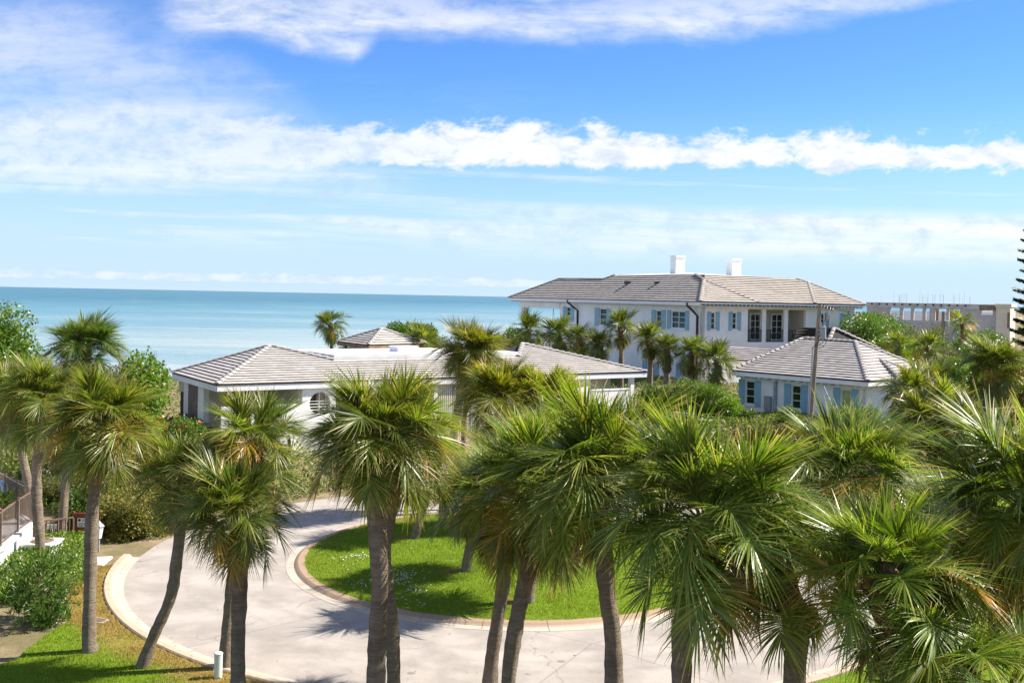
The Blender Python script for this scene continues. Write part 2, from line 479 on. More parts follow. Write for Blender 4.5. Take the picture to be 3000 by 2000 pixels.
# ---- road
m, t, b = new_mat('bleached_road')
p = pos(t); x, y, z = sep(t, p)
rx, ry = x - CX, y - CY
rad = (rx * rx + ry * ry).pow(0.5)
g = noise(t, p, 55.0, 3.0, 0.7); blot = noise(t, p, 0.55, 6.0, 0.62); tyre = noise(t, vec(t, rad * 1.6, blot * 1.5), 1.0, 4.0, 0.6)
c = mix(t, blot.step(0.32, 0.68), (0.285, 0.255, 0.228), (0.405, 0.365, 0.33))
c = mix(t, tyre.step(0.5, 0.72) * 0.35, c, (0.27, 0.25, 0.25))
c = mix(t, g.step(0.50, 0.70) * 0.5, c, (0.20, 0.178, 0.165))
jl = voronoi(t, vec(t, x * 0.6 + y * 0.8, y * 0.6 - x * 0.8), 0.11, 'DISTANCE_TO_EDGE', rand=0.35)
c = mix(t, (1.0 - jl.step(0.0015, 0.005)) * 0.35, c, (0.15, 0.13, 0.12))
c = mix(t, noise(t, vec(t, x * 0.35, y * 0.9, 7.0), 1.0, 6.0, 0.7).step(0.56, 0.74) * 0.3, c, (0.24, 0.21, 0.19))
wv = vec(t, x + (noise(t, p, 1.3, 4.0) - 0.5) * 1.3, y + (noise(t, p, 1.1, 4.0, 0.6) - 0.5) * 1.4)
crack = voronoi(t, wv, 0.20, 'DISTANCE_TO_EDGE')
c = mix(t, (1.0 - crack.step(0.001, 0.006)) * 0.55 * noise(t, p, 0.5, 2.0).step(0.4, 0.6), c, (0.12, 0.105, 0.10))
for rc_, w_ in ((10.2, 0.28), (11.9, 0.30)):
    d_ = (rad - rc_ + (noise(t, p, 0.12, 2.0) - 0.5) * 1.6).abs()
    c = mix(t, (1.0 - d_.step(0.0, w_)) * noise(t, p, 2.0, 5.0, 0.7).step(0.35, 0.7) * 0.28, c, (0.16, 0.145, 0.14))
edge = (rad - 13.25).step(0.0, 0.75) + (9.3 - rad).step(0.0, 0.6)
c = mix(t, edge * noise(t, p, 1.5, 4.0).step(0.35, 0.65) * 0.40, c, (0.30, 0.255, 0.235))
spot = voronoi(t, p, 0.55, 'F1'); c = mix(t, (1.0 - spot.step(0.045, 0.085)) * 0.55, c, (0.13, 0.12, 0.12))
setc(t, b, c, 0.9, 0.2); bump(t, b, g, 0.25, 0.01)
M['road'] = m
na = 160
vs, fs = [], []
for j, rr in enumerate((8.4, 11.0, 14.05)):
    for k in range(na): vs.append((CX + rr * math.cos(2 * math.pi * k / na), CY + rr * math.sin(2 * math.pi * k / na), 0.004))
for j in range(2):
    for k in range(na): fs.append((j * na + k, (j + 1) * na + k, (j + 1) * na + (k + 1) % na, j * na + (k + 1) % na))
rd = MB(); rd.add(vs, fs)
rd.add([(13.2, 36.2, 0.0), (90, 34.5, 0.0), (90, 41.0, 0.0), (13.2, 42.2, 0.0)], [(0, 1, 2, 3)])
tag(rd.build('road', m), kind='structure')

# ---- kerbs, laid in lengths
m, t, b = new_mat('stained_kerb_concrete')
p = pos(t); k = attr(t, 'tint')
n1, n2 = noise(t, p, 1.1, 5.0, 0.65), noise(t, p, 24.0, 4.0, 0.7)
c = mix(t, (k * 0.5).step(0.1, 0.4), (0.44, 0.395, 0.335), (0.44, 0.345, 0.255))
c = mix(t, (k - 1.5).step(0.0, 0.4), c, (0.33, 0.235, 0.16))
c = mix(t, n1.step(0.48, 0.72) * 0.5, c, (0.35, 0.235, 0.15))
c = mix(t, (n2 + orand(t) * 0.1).step(0.60, 0.74) * 0.45, c, (0.15, 0.12, 0.10))
setc(t, b, c, 0.9, 0.2); bump(t, b, n2, 0.35, 0.01)
M['kerb'] = m


def kerb_segment(profile, a0, a1, parent):
    """profile: (radius, height, tint) points; one cast length of kerb"""
    mb = MB(); n = 5; k = len(profile)
    for i in range(n + 1):
        a = a0 + (a1 - a0) * i / n
        mb.v += [(CX + r * math.cos(a), CY + r * math.sin(a), z) for r, z, _ in profile]; mb.t += [q for _, _, q in profile]
    for i in range(n):
        for j in range(k - 1): mb.f.append((i * k + j, i * k + j + 1, (i + 1) * k + j + 1, (i + 1) * k + j))
    mb.f += [tuple(range(k))[::-1], tuple(n * k + j for j in range(k))]
    return mb.build('kerb_segment', M['kerb'], parent)


outer_prof = [(14.0, -0.05, 0), (14.0, 0.012, 0), (14.30, 0.03, 0), (14.35, 0.09, 1), (14.41, 0.135, 1), (14.60, 0.145, 1), (14.64, 0.11, 1), (14.64, -0.05, 1)]
inner_prof = [(8.56, -0.05, 0), (8.56, 0.012, 0), (8.27, 0.03, 0.4), (8.20, 0.085, 1.9), (8.12, 0.125, 2), (7.88, 0.13, 2), (7.84, 0.09, 2), (7.84, -0.05, 2)]
ok = tag(empty('outer_kerb', (0, 0, 0)), kind='structure')
da = 2.35 / 14.5; a0 = R(184)
while a0 < R(338):
    kerb_segment(outer_prof, a0 + 0.0007, a0 + da - 0.0007, ok); a0 += da
ik = tag(empty('island_kerb', (0, 0, 0)), kind='structure')
for k in range(26): kerb_segment(inner_prof[::-1], 2 * math.pi * k / 26 + 0.001, 2 * math.pi * (k + 1) / 26 - 0.001, ik)

# ---- lawns: a turf sheet each, then the blades
m, t, b = new_mat('turf')
p = pos(t); dr = attr(t, 'dry')
n1, n2 = noise(t, p, 1.5, 5.0, 0.65), noise(t, p, 40.0, 4.0, 0.7)
c = mix(t, n2.step(0.3, 0.7), (0.090, 0.155, 0.009), (0.180, 0.258, 0.018))
c = mix(t, (dr + (n1 - 0.5) * 0.7).step(0.3, 0.75), c, (0.27, 0.20, 0.055))
setc(t, b, c, 0.9, 0.1); bump(t, b, n2, 0.8, 0.03); M['turf'] = m
m, t, b = new_mat('grass_blade')
r = attr(t, 'rnd'); dr = attr(t, 'dry')
c = mix(t, r, (0.132, 0.222, 0.010), (0.270, 0.370, 0.022))
c = mix(t, (dr + (r - 0.5) * 0.5).step(0.32, 0.68), c, (0.36, 0.255, 0.075))
setc(t, b, c, 0.6, 0.2)
tr = t.nodes.new('ShaderNodeBsdfTranslucent'); t.links.new(c.s, tr.inputs['Color'])
ms = t.nodes.new('ShaderNodeMixShader'); ms.inputs[0].default_value = 0.4
t.links.new(b.outputs[0], ms.inputs[1]); t.links.new(tr.outputs[0], ms.inputs[2]); t.links.new(ms.outputs[0], t.nodes['Material Output'].inputs['Surface'])
M['blade'] = m


def inside(poly, P):
    x, y = P[:, 0], P[:, 1]; c = np.zeros(len(P), bool); n = len(poly)
    for i in range(n):
        (x1, y1), (x2, y2) = poly[i], poly[(i + 1) % n]
        c ^= ((y1 > y) != (y2 > y)) & (x < (x2 - x1) * (y - y1) / (y2 - y1 + 1e-12) + x1)
    return c


def vnoise(P, s, seed):
    """cheap smooth noise for painting dryness and clumps"""
    g = np.random.default_rng(seed); o = np.zeros(len(P))
    for k in range(9):
        a = g.uniform(0, 6.28); f = s * g.uniform(0.5, 1.9); o += np.sin((P[:, 0] * math.cos(a) + P[:, 1] * math.sin(a)) * f + g.uniform(0, 6.28))
    return o / 4.2


def lawn(name, poly, hfun, dryfun, nblades, label, step=0.3, hb=0.065):
    P = np.array(poly); lo, hi = P.min(0), P.max(0)
    xs, ys = np.arange(lo[0] - step, hi[0] + step, step), np.arange(lo[1] - step, hi[1] + step, step)
    bm = bmesh.new()
    vs = [bm.verts.new((x, y, 0)) for x, y in poly]
    bm.faces.new(vs)
    for ax, vals in ((0, xs), (1, ys)):
        for val in vals:
            co = [0, 0, 0]; no = [0, 0, 0]; co[ax] = val; no[ax] = 1
            bmesh.ops.bisect_plane(bm, geom=bm.verts[:] + bm.edges[:] + bm.faces[:], plane_co=co, plane_no=no)
    me = bpy.data.meshes.new(name); bm.to_mesh(me); bm.free()
    n = len(me.vertices); co = np.zeros(n * 3, np.float32); me.vertices.foreach_get('co', co); co = co.reshape(-1, 3)
    co[:, 2] = hfun(co[:, :2]); me.vertices.foreach_set('co', co.ravel())
    at = me.attributes.new('dry', 'FLOAT', 'POINT'); at.data.foreach_set('value', np.clip(dryfun(co[:, :2]), 0, 1).astype(np.float32))
    me.materials.append(M['turf']); me.update()
    tag(link(name, me), kind='structure')
    Q = rng.uniform(lo, hi, (int(nblades * 2.6), 2)); Q = Q[inside(poly, Q)][:nblades]; n = len(Q)
    az = rng.uniform(0, 2 * math.pi, n); h = hb * rng.uniform(0.5, 1.35, n) * (1 + 0.35 * vnoise(Q, 3.0, 5)); w = rng.uniform(0.006, 0.012, n); ln = rng.uniform(0.1, 0.9, n) * h
    z = hfun(Q); d = np.stack([np.cos(az), np.sin(az)], 1); s = np.stack([-np.sin(az), np.cos(az)], 1)
    B = np.zeros((n, 3, 3)); B[:, 0, :2] = Q - s * w[:, None]; B[:, 1, :2] = Q + s * w[:, None]; B[:, 2, :2] = Q + d * ln[:, None]
    B[:, 0, 2] = B[:, 1, 2] = z - 0.005; B[:, 2, 2] = z + h
    rnd = np.repeat(rng.uniform(0, 1, n), 3); dry = np.repeat(np.clip(dryfun(Q), 0, 1), 3)
    o = link('grass', np_mesh('grass', B.reshape(-1, 3), np.arange(3 * n).reshape(-1, 3), M['blade'], {'rnd': rnd, 'dry': dry}))
    tag(o, label, 'grass', kind='stuff')


isl = [(CX + (7.90 + 0.03 * math.sin(a * 41) + 0.025 * math.sin(a * 97)) * math.cos(a), CY + (7.90 + 0.03 * math.sin(a * 41) + 0.025 * math.sin(a * 97)) * math.sin(a)) for a in np.linspace(0, 2 * math.pi, 241)[:-1]]
def h_isl(P):
    r = np.hypot(P[:, 0] - CX, P[:, 1] - CY); return 0.125 + 0.27 * (1 - sstep(3, 7.9, r)) + 0.012 * vnoise(P, 1.6, 2)
def dry_isl(P):
    r = np.hypot(P[:, 0] - CX, P[:, 1] - CY); return 0.05 + 0.34 * sstep(5.8, 7.9, r) * (0.6 + 0.5 * vnoise(P, 1.1, 3)) + 0.16 * np.maximum(vnoise(P, 0.9, 8), 0) + sum(0.8 * np.exp(-((P[:, 0] - bx) ** 2 + (P[:, 1] - by) ** 2) / 0.2) for bx, by in ((-4.1, 40.7), (-2.03, 35.9), (0.35, 33.0)))
lawn('island_lawn', isl, h_isl, dry_isl, 120000, 'short green grass on the round island of the turning circle')

edge_px = [(0, 1945), (49, 1933), (78, 1904), (125, 1869), (179, 1835), (208, 1815), (210, 1802), (192, 1775), (194, 1750), (208, 1724), (234, 1690), (250, 1668)]
left_poly = [tuple(at_z(u_, v_, 0.05)[:2]) for u_, v_ in edge_px]
left_poly += [(CX + (14.66 + 0.03 * math.sin(a * 173)) * math.cos(a), CY + (14.66 + 0.03 * math.sin(a * 173)) * math.sin(a)) for a in np.linspace(R(189), R(262), 120)] + [(-4, 20), (-16, 20)]
def h_left(P): return 0.085 + 0.02 * vnoise(P, 0.8, 4)
def dry_left(P):
    r = np.hypot(P[:, 0] - CX, P[:, 1] - CY)
    return 0.05 + 0.62 * (1 - sstep(14.8, 16.5, r)) + 0.75 * sstep(29.0, 31.5, P[:, 1]) + 0.24 * vnoise(P, 1.2, 6)
lawn('verge_lawn', left_poly, h_left, dry_left, 70000, 'green verge grass fading to dry yellow along the pale kerb')

right_poly = [(CX + 14.66 * math.cos(a), CY + 14.66 * math.sin(a)) for a in np.linspace(R(283), R(337), 24)] + [(17, 33.5), (26, 34), (26, 20), (4, 20)]
def dry_right(P): return 0.06 + 0.15 * np.maximum(vnoise(P, 1.0, 9), 0)
lawn('side_lawn', right_poly, h_left, dry_right, 60000, 'bright green lawn showing between palm fronds beside the road')

# white petals fallen on the island
pv, pf = [], []
for (u_, v_, su, sv, n) in [(1048, 1629, 26, 6, 70), (1170, 1690, 36, 11, 220), (1060, 1704, 26, 7, 50), (1215, 1724, 22, 8, 50), (1200, 1770, 34, 12, 90), (1130, 1660, 110, 40, 50)]:
    for k in range(n):
        c = at_z(u_ + random.gauss(0, su), v_ + random.gauss(0, sv), 0.25)
        if math.hypot(c.x - CX, c.y - CY) > 7.5: continue
        z0 = float(h_isl(np.array([[c.x, c.y]]))[0]) + random.uniform(0.03, 0.07); a = random.uniform(0, 6.28); s = random.uniform(0.012, 0.03)
        o = len(pv)
        pv += [(c.x + s * math.cos(a + q), c.y + s * math.sin(a + q), z0 + random.uniform(-0.012, 0.012)) for q in (0, 1.57, 3.14, 4.71)]; pf.append((o, o + 1, o + 2, o + 3))
mb = MB(); mb.add(pv, pf)
tag(mb.build('fallen_petals', M['petal']), 'small white petals scattered in drifts over the island grass', 'petals', kind='stuff')

# concrete walk that meets the end of the kerb
mb = MB(); q = [at_z(u_, v_, 0.06) for u_, v_ in [(225, 1652), (232, 1634), (330, 1629), (300, 1655)]]
mb.prism([(p.x, p.y) for p in q], 0.0, 0.07)
tag(mb.build('walkway', M['membrane']), kind='structure')
# ================================================================== BUILDINGS
class House:
    def __init__(s, name, origin, zb, theta):
        s.th = R(theta); s.a = Vector((math.cos(s.th), math.sin(s.th), 0)); s.b = Vector((-s.a.y, s.a.x, 0))
        s.o = Vector((origin[0], origin[1], zb)); s.zb = zb
        s.e = empty(name, s.o, s.th); s.tiles, s.tm = [], 'tile'
    def loc(s, p): d = Vector(p) - s.o; return Vector((d.dot(s.a), d.dot(s.b), d.z))
    def hit(s, u, v, p, n):
        """photo pixel -> local point on the local plane through p with normal n"""
        n, p = Vector(n), Vector(p); wn = s.a * n.x + s.b * n.y + Vector((0, 0, n.z)); wp = s.o + s.a * p.x + s.b * p.y + Vector((0, 0, p.z))
        r = ray(u, v); o = Vector((0, 0, CAM_H)); return s.loc(o + r * ((wp - o).dot(wn) / r.dot(wn)))
    def front(s, u, v, y=0.0): return s.hit(u, v, (0, y, 0), (0, 1, 0))
    def side(s, u, v, x=0.0): return s.hit(u, v, (x, 0, 0), (1, 0, 0))


def clip(poly, x0, x1, y0, y1):
    for ax, val, sg in ((0, x0, 1), (0, x1, -1), (1, y0, 1), (1, y1, -1)):
        out = []; n = len(poly)
        for i in range(n):
            p, q = poly[i], poly[(i + 1) % n]; a, b = (p[ax] - val) * sg, (q[ax] - val) * sg
            if a >= 0: out.append(p)
            if (a >= 0) != (b >= 0):
                k = a / (a - b); out.append((p[0] + (q[0] - p[0]) * k, p[1] + (q[1] - p[1]) * k))
        poly = out
        if len(poly) < 3: return []
    return poly


def area(p): return 0.5 * abs(sum(p[i][0] * p[(i + 1) % len(p)][1] - p[(i + 1) % len(p)][0] * p[i][1] for i in range(len(p))))


def slope(h, deck, poly, along, e=0.36, w=0.36, th=0.05):
    """one roof plane: boards into 'deck', tiles into h.tiles; poly[0] lies on the eave"""
    P = [Vector(p) for p in poly]; ax = Vector(along).normalized()
    n = Vector((0, 0, 0))
    for i in range(len(P)): n += (P[i] - P[0]).cross(P[(i + 1) % len(P)] - P[0])
    n.normalize()
    if n.z < 0: n = -n
    ay = n.cross(ax).normalized()
    if ay.z < 0: ax, ay = -ax, -ay
    q = [((p - P[0]).dot(ax), (p - P[0]).dot(ay)) for p in P]
    k = len(P); nn = n * 0.06
    deck.add([p - n * 0.012 for p in P] + [p - nn for p in P], [tuple(range(k)), tuple(range(2 * k - 1, k - 1, -1))] + [(i, k + i, k + (i + 1) % k, (i + 1) % k) for i in range(k)])
    mat = Matrix((ax, ay, n)).transposed().to_4x4(); mat.translation = P[0]
    x0, x1 = min(p[0] for p in q), max(p[0] for p in q); y0, y1 = min(p[1] for p in q), max(p[1] for p in q)
    rows = max(1, round((y1 - y0) / e)); e = (y1 - y0) / rows
    for j in range(rows):
        x = x0 - (w / 2 if j % 2 else 0)
        while x < x1:
            c = clip(q, x + 0.003, x + w - 0.003, y0 + j * e, y0 + (j + 1) * e)
            if c and area(c) > 0.004:
                full = area(c) > 0.985 * (w - 0.006) * e
                h.tiles.append((mat, x, y0 + j * e, w, e, c, full, th))
            x += w


def finish_roof(h, roof, e_full=None, limit=300):
    """the 300 tiles nearest the camera as single tiles, the rest as one part"""
    def dist(tl):
        p = tl[0] @ Vector((tl[1], tl[2], 0)); w = h.o + h.a * p.x + h.b * p.y; return w.x * w.x + w.y * w.y
    full = sorted([t_ for t_ in h.tiles if t_[6]], key=dist)
    near = set(id(t_) for t_ in full[:limit]); meshes = {}
    rest = MB()
    for tl in h.tiles:
        mat, x, y, w, e, c, fl, th = tl
        hi = th * random.uniform(0.94, 1.06)
        if id(tl) in near:
            key = (round(w, 3), round(e, 3))
            if key not in meshes:
                mb = MB(); g = w - 0.006
                mb.add([(0, -0.02, th - 0.02), (g, -0.02, th - 0.02), (g, e, -0.01), (0, e, -0.01), (0, -0.02, th), (g, -0.02, th), (g, e, 0.012), (0, e, 0.012)],
                       [(4, 5, 6, 7), (0, 1, 5, 4), (1, 2, 6, 5), (3, 0, 4, 7), (2, 3, 7, 6), (0, 3, 2, 1)], 0.0)
                meshes[key] = mb.mesh('roof_tile', M[h.tm])
            o = link('roof_tile', meshes[key], roof); o.matrix_local = mat @ Matrix.Translation((x + 0.003, y, random.uniform(-0.003, 0.004))) @ Matrix.Rotation(random.uniform(-0.012, 0.012), 4, 'Z')
        else:
            k = len(c); hz = lambda py: 0.012 + (hi - 0.012) * (1 - (py - y) / e)
            vs = [mat @ Vector((p[0], p[1], hz(p[1]))) for p in c] + [mat @ Vector((p[0], p[1], hz(p[1]) - 0.019)) for p in c]
            rest.add(vs, [tuple(range(k)), tuple(range(2 * k - 1, k - 1, -1))] + [(i, k + i, k + (i + 1) % k, (i + 1) % k) for i in range(k)], random.random())
    if rest.v: rest.build('roof_tiling', M[h.tm], roof, kind='stuff')


RIDGE = {}
def ridge(roof, p, q, step=0.40, r=0.13, tm='tile'):
    """overlapping cap tiles from the low end p to the high end q"""
    p, q = Vector(p), Vector(q); d = q - p; n = max(1, round(d.length / step)); L = d.length / n; key = (round(L, 3), r, tm)
    if key not in RIDGE:
        mb = MB(); k = 7; vs = []
        for xx, rr in ((0.0, r * 1.08), (L * 1.12, r * 0.86)):
            for i in range(k): a = math.pi * i / (k - 1); vs.append((xx, rr * 1.15 * math.cos(a), rr * math.sin(a) * 0.8 + (0.05 if xx == 0 else 0.015)))
        mb.add(vs, [(i, i + 1, k + i + 1, k + i) for i in range(k - 1)] + [tuple(range(k))[::-1], tuple(range(k, 2 * k)), (0, k, 2 * k - 1, k - 1)], 0.1)
        RIDGE[key] = mb.mesh('ridge_tile', M[tm])
    x = d.normalized(); y = Vector((0, 0, 1)).cross(x).normalized(); z = x.cross(y)
    mt = Matrix((x, y, z)).transposed().to_4x4()
    for i in range(n):
        o = link('ridge_tile', RIDGE[key], roof); mt.translation = p + x * (L * i); o.matrix_local = mt


def wall_holes(x0, x1, z0, z1, th, holes):
    """wall in its own frame: x along, y inwards, outer face at y=0"""
    mb = MB(); xs = sorted({x0, x1, *[h[0] for h in holes], *[h[1] for h in holes]}); zs = sorted({z0, z1, *[h[2] for h in holes], *[h[3] for h in holes]})
    for i in range(len(xs) - 1):
        for j in range(len(zs) - 1):
            cx, cz = (xs[i] + xs[i + 1]) / 2, (zs[j] + zs[j + 1]) / 2
            if any(h[0] < cx < h[1] and h[2] < cz < h[3] for h in holes): continue
            for yy in (0.0, th):
                f = (0, 1, 2, 3) if yy == 0 else (3, 2, 1, 0)
                mb.add([(xs[i], yy, zs[j]), (xs[i + 1], yy, zs[j]), (xs[i + 1], yy, zs[j + 1]), (xs[i], yy, zs[j + 1])], [f])
    for (a, b_, c, d) in holes + [(x0, x1, z0, z1)]:
        for p, q in (((a, c), (b_, c)), ((b_, c), (b_, d)), ((b_, d), (a, d)), ((a, d), (a, c))):
            mb.add([(p[0], 0, p[1]), (q[0], 0, q[1]), (q[0], th, q[1]), (p[0], th, p[1])], [(0, 1, 2, 3)])
    return mb


def window(h, T, x0, x1, z0, z1, cols=1, rows=3, shutters=0.42, sill=True, depth=0.12, pane_mat=None, w=0.07):
    """T = (location, rotation) of the wall frame in the house; frame > panes, sill; shutters beside it"""
    loc, rz = T; mt = Matrix.Translation(loc) @ Matrix.Rotation(rz, 4, 'Z')
    f = MB()
    f.box(x0, x0 + w, depth - 0.05, depth + 0.05, z0, z1); f.box(x1 - w, x1, depth - 0.05, depth + 0.05, z0, z1)
    f.box(x0 + w, x1 - w, depth - 0.05, depth + 0.05, z1 - w, z1); f.box(x0 + w, x1 - w, depth - 0.05, depth + 0.05, z0, z0 + w)
    ix0, ix1, iz0, iz1 = x0 + w, x1 - w, z0 + w, z1 - w; cw, rh = (ix1 - ix0) / cols, (iz1 - iz0) / rows
    for i in range(1, cols): f.box(ix0 + i * cw - 0.04, ix0 + i * cw + 0.04, depth - 0.035, depth + 0.03, iz0, iz1)
    for i in range(cols):
        for j in range(1, rows):
            f.box(ix0 + i * cw + (0.041 if i else 0), ix0 + (i + 1) * cw - (0.041 if i < cols - 1 else 0), depth - 0.02, depth + 0.02, iz0 + j * rh - 0.022, iz0 + j * rh + 0.022)
    wo = f.build('window', M['trim'], h.e); wo.matrix_local = mt
    for i in range(cols):
        for j in range(rows):
            g = MB(); a, b_ = ix0 + i * cw, ix0 + (i + 1) * cw; c, d = iz0 + j * rh, iz0 + (j + 1) * rh
            g.box(a + 0.005, b_ - 0.005, depth + 0.004, depth + 0.014, c + 0.005, d - 0.005)
            g.build('pane', pane_mat or M['glass'], wo)
    if sill:
        sl = MB(); sl.box(x0 - 0.12, x1 + 0.12, -0.07, depth - 0.06, z0 - 0.16, z0 - 0.003); sl.build('sill', M['trim'], wo)
    if shutters:
        for side in (-1, 1):
            a = x0 - 0.02 - shutters if side < 0 else x1 + 0.02
            s = MB(); k = 4; bw = shutters / k
            for i in range(k): s.box(a + i * bw + 0.004, a + (i + 1) * bw - 0.004, -0.055, -0.022, z0 - 0.10, z1 + 0.06)
            s.box(a, a + shutters, -0.072, -0.056, z0 + 0.10, z0 + 0.22); s.box(a, a + shutters, -0.072, -0.056, z1 - 0.28, z1 - 0.16)
            so = s.build('shutter', M['shutter'], h.e); so.matrix_local = mt
    return wo


def eave_trim(h, roof, p, q, inward, z, dark=True, fh=0.24, gut=True, dentil=0.0):
    """white fascia with a dark metal edge along an eave from p to q (local xy)"""
    p, q, n = Vector((*p, 0)), Vector((*q, 0)), Vector((*inward, 0))
    f = MB(); d = (q - p).normalized()
    f.bar(p - n * 0.015 + Vector((0, 0, z - 0.045 - fh / 2)), q - n * 0.015 + Vector((0, 0, z - 0.045 - fh / 2)), 0.05, fh)
    f.build('fascia', M['trim'], roof)
    if gut:
        g = MB(); g.bar(p - n * 0.02 + Vector((0, 0, z - 0.012)), q - n * 0.02 + Vector((0, 0, z - 0.012)), 0.10, 0.062)
        g.build('gutter', M['dark_metal'], roof)
    if dentil:
        L = (q - p).length; k = int(L / dentil); mb = MB()
        for i in range(k):
            c = p + d * ((i + 0.5) * L / k)
            mb.bar(c + n * 0.10 + Vector((0, 0, z - fh - 0.11)), c + n * 0.62 + Vector((0, 0, z - fh - 0.11)), 0.10, 0.13)
        mb.build('rafter_tails', M['trim'], roof, kind='stuff')


# ------------------------------------------------------------------ low house in front
A = at_z(635, 1127, 5.2)
h = House('low_house', (A.x, A.y), 2.0, 33.0); zb = h.zb
ze, tp = 5.2 - zb, 0.407
deck = MB()
zR = lambda y: ze + tp * y
Ae, Ee = (0, 0, ze), (28.65, 0, ze)
P1, K1, K2, Rk = (4.3, 4.25, zR(4.25)), (7.43, 2.4, zR(2.4)), (20.0, 2.4, zR(2.4)), (21.5, 4.2, zR(4.2))
slope(h, deck, [Ae, Ee, Rk, K2, K1, P1], (1, 0, 0), 0.29, 0.38, 0.064)
slope(h, deck, [(0, 8.5, ze), Ae, P1], (0, -1, 0), 0.29, 0.38, 0.064)
slope(h, deck, [(8.6, 8.5, ze), (0, 8.5, ze), P1], (-1, 0, 0), 0.29, 0.38, 0.064)
slope(h, deck, [Ee, (28.65, 8.4, ze), Rk], (0, 1, 0), 0.29, 0.38, 0.064)
slope(h, deck, [(28.65, 8.4, ze), (19.5, 8.4, ze), Rk], (-1, 0, 0), 0.29, 0.38, 0.064)
slope(h, deck, [K2, Rk, (19.5, 8.4, ze), (19.2, 6.2, zR(2.4))], (0, 1, 0), 0.29, 0.38, 0.064)
slope(h, deck, [(8.3, 6.2, zR(2.4)), (8.6, 8.5, ze), P1, K1], (0, -1, 0), 0.29, 0.38, 0.064)
roof = deck.build('roof', M['felt'], h.e)
finish_roof(h, roof)
for p, q in ((Ae, P1), (Ee, Rk), ((0, 8.5, ze), P1), (K1, P1), (K2, Rk)): ridge(roof, p, q)
eave_trim(h, roof, (0.02, 0.0), (28.63, 0.0), (0, 1), ze, fh=0.30); eave_trim(h, roof, (0.0, 8.4), (0.0, 0.03), (1, 0), ze, fh=0.30)
eave_trim(h, roof, (28.65, 0.03), (28.65, 8.3), (-1, 0), ze)
so = MB(); so.box(0.1, 28.55, 0.1, 8.35, ze - 0.27, ze - 0.23); so.build('ceiling', M['soffit'], roof)
fr = MB(); fr.box(7.5, 20.1, 2.55, 8.4, zR(2.4) - 0.5, zR(2.4) + 0.30); fr.build('flat_roof', M['membrane'], h.e)
u1 = h.front(1166, 1030, 4.6); u2 = h.front(1224, 1030, 4.6)
sk = MB(); sk.box(u1.x, u2.x, 4.6, 5.8, zR(2.4) + 0.30, zR(2.4) + 0.56); sk.box(u1.x - 0.05, u2.x + 0.05, 4.55, 5.85, zR(2.4) + 0.56, zR(2.4) + 0.62)
sk.build('skylight', M['trim'], h.e)
W = 0.12                                                   # the front wall stands this far behind the eave
fx = lambda u_, v_=1150: h.front(u_, v_, W)
zt_ = ze - 0.27; zlow = -1.0
xa, xb, xc, xd = 0.8, fx(886.6).x, fx(984).x, fx(1276).x
sill1 = fx(850, 1184).z
circ = fx(937.6, 1180.7); rad_c = 0.60
# porch open at the corner: parapet, back wall, then the posts and door of the left side
xs_ = 0.32
sy = lambda u_: h.side(u_, 1180, xs_).y
mb = MB(); mb.box(fx(650).x, xb, W, W + 0.2, zlow, sill1); mb.build('parapet', M['stucco'], h.e)
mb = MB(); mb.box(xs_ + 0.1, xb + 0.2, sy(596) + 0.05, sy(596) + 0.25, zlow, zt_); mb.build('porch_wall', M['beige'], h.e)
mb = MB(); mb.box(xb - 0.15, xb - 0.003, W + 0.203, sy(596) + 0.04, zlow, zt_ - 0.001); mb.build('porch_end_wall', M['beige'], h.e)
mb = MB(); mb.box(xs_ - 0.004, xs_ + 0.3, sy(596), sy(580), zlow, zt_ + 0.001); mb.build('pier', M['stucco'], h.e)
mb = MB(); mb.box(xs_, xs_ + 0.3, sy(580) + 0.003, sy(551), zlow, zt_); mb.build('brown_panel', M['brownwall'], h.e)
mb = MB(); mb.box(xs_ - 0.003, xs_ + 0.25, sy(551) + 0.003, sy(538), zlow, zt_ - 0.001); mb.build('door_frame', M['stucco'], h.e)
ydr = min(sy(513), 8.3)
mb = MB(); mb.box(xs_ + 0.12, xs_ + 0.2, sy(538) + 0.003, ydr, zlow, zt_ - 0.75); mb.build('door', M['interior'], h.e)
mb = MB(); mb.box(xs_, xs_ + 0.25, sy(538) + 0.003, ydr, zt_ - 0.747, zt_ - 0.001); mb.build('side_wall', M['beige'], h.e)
# pier with the round opening
mb = MB(); o_, i_ = [], []
cx_, cz_ = circ.x, circ.z
angs = sorted([2 * math.pi * k / 48 - math.pi for k in range(48)] + [math.atan2(zz_ - cz_, xx_ - cx_) for xx_ in (xb, xc) for zz_ in (zlow, zt_)]); n = len(angs)
for a in angs:
    c, s_ = math.cos(a), math.sin(a)
    tx = ((xc - cx_) if c > 0 else (cx_ - xb)) / max(abs(c), 1e-6); tzz = ((zt_ - cz_) if s_ > 0 else (cz_ - zlow)) / max(abs(s_), 1e-6)
    t_ = min(tx, tzz); o_.append((cx_ + c * t_, cz_ + s_ * t_)); i_.append((cx_ + c * rad_c, cz_ + s_ * rad_c))
vs = [(x, W, z) for x, z in o_] + [(x, W, z) for x, z in i_] + [(x, W + 0.25, z) for x, z in i_] + [(x, W + 0.25, z) for x, z in o_]
fs = []
for k in range(n):
    k2 = (k + 1) % n
    fs += [(k, k2, n + k2, n + k), (n + k, n + k2, 2 * n + k2, 2 * n + k), (2 * n + k, 2 * n + k2, 3 * n + k2, 3 * n + k), (3 * n + k, 3 * n + k2, k2, k)]
mb.add(vs, fs)
rw = mb.build('round_window_wall', M['stucco'], h.e)
bars = MB()
bars.box(cx_ - 0.02, cx_ + 0.02, W + 0.10, W + 0.14, cz_ - rad_c, cz_ + rad_c)
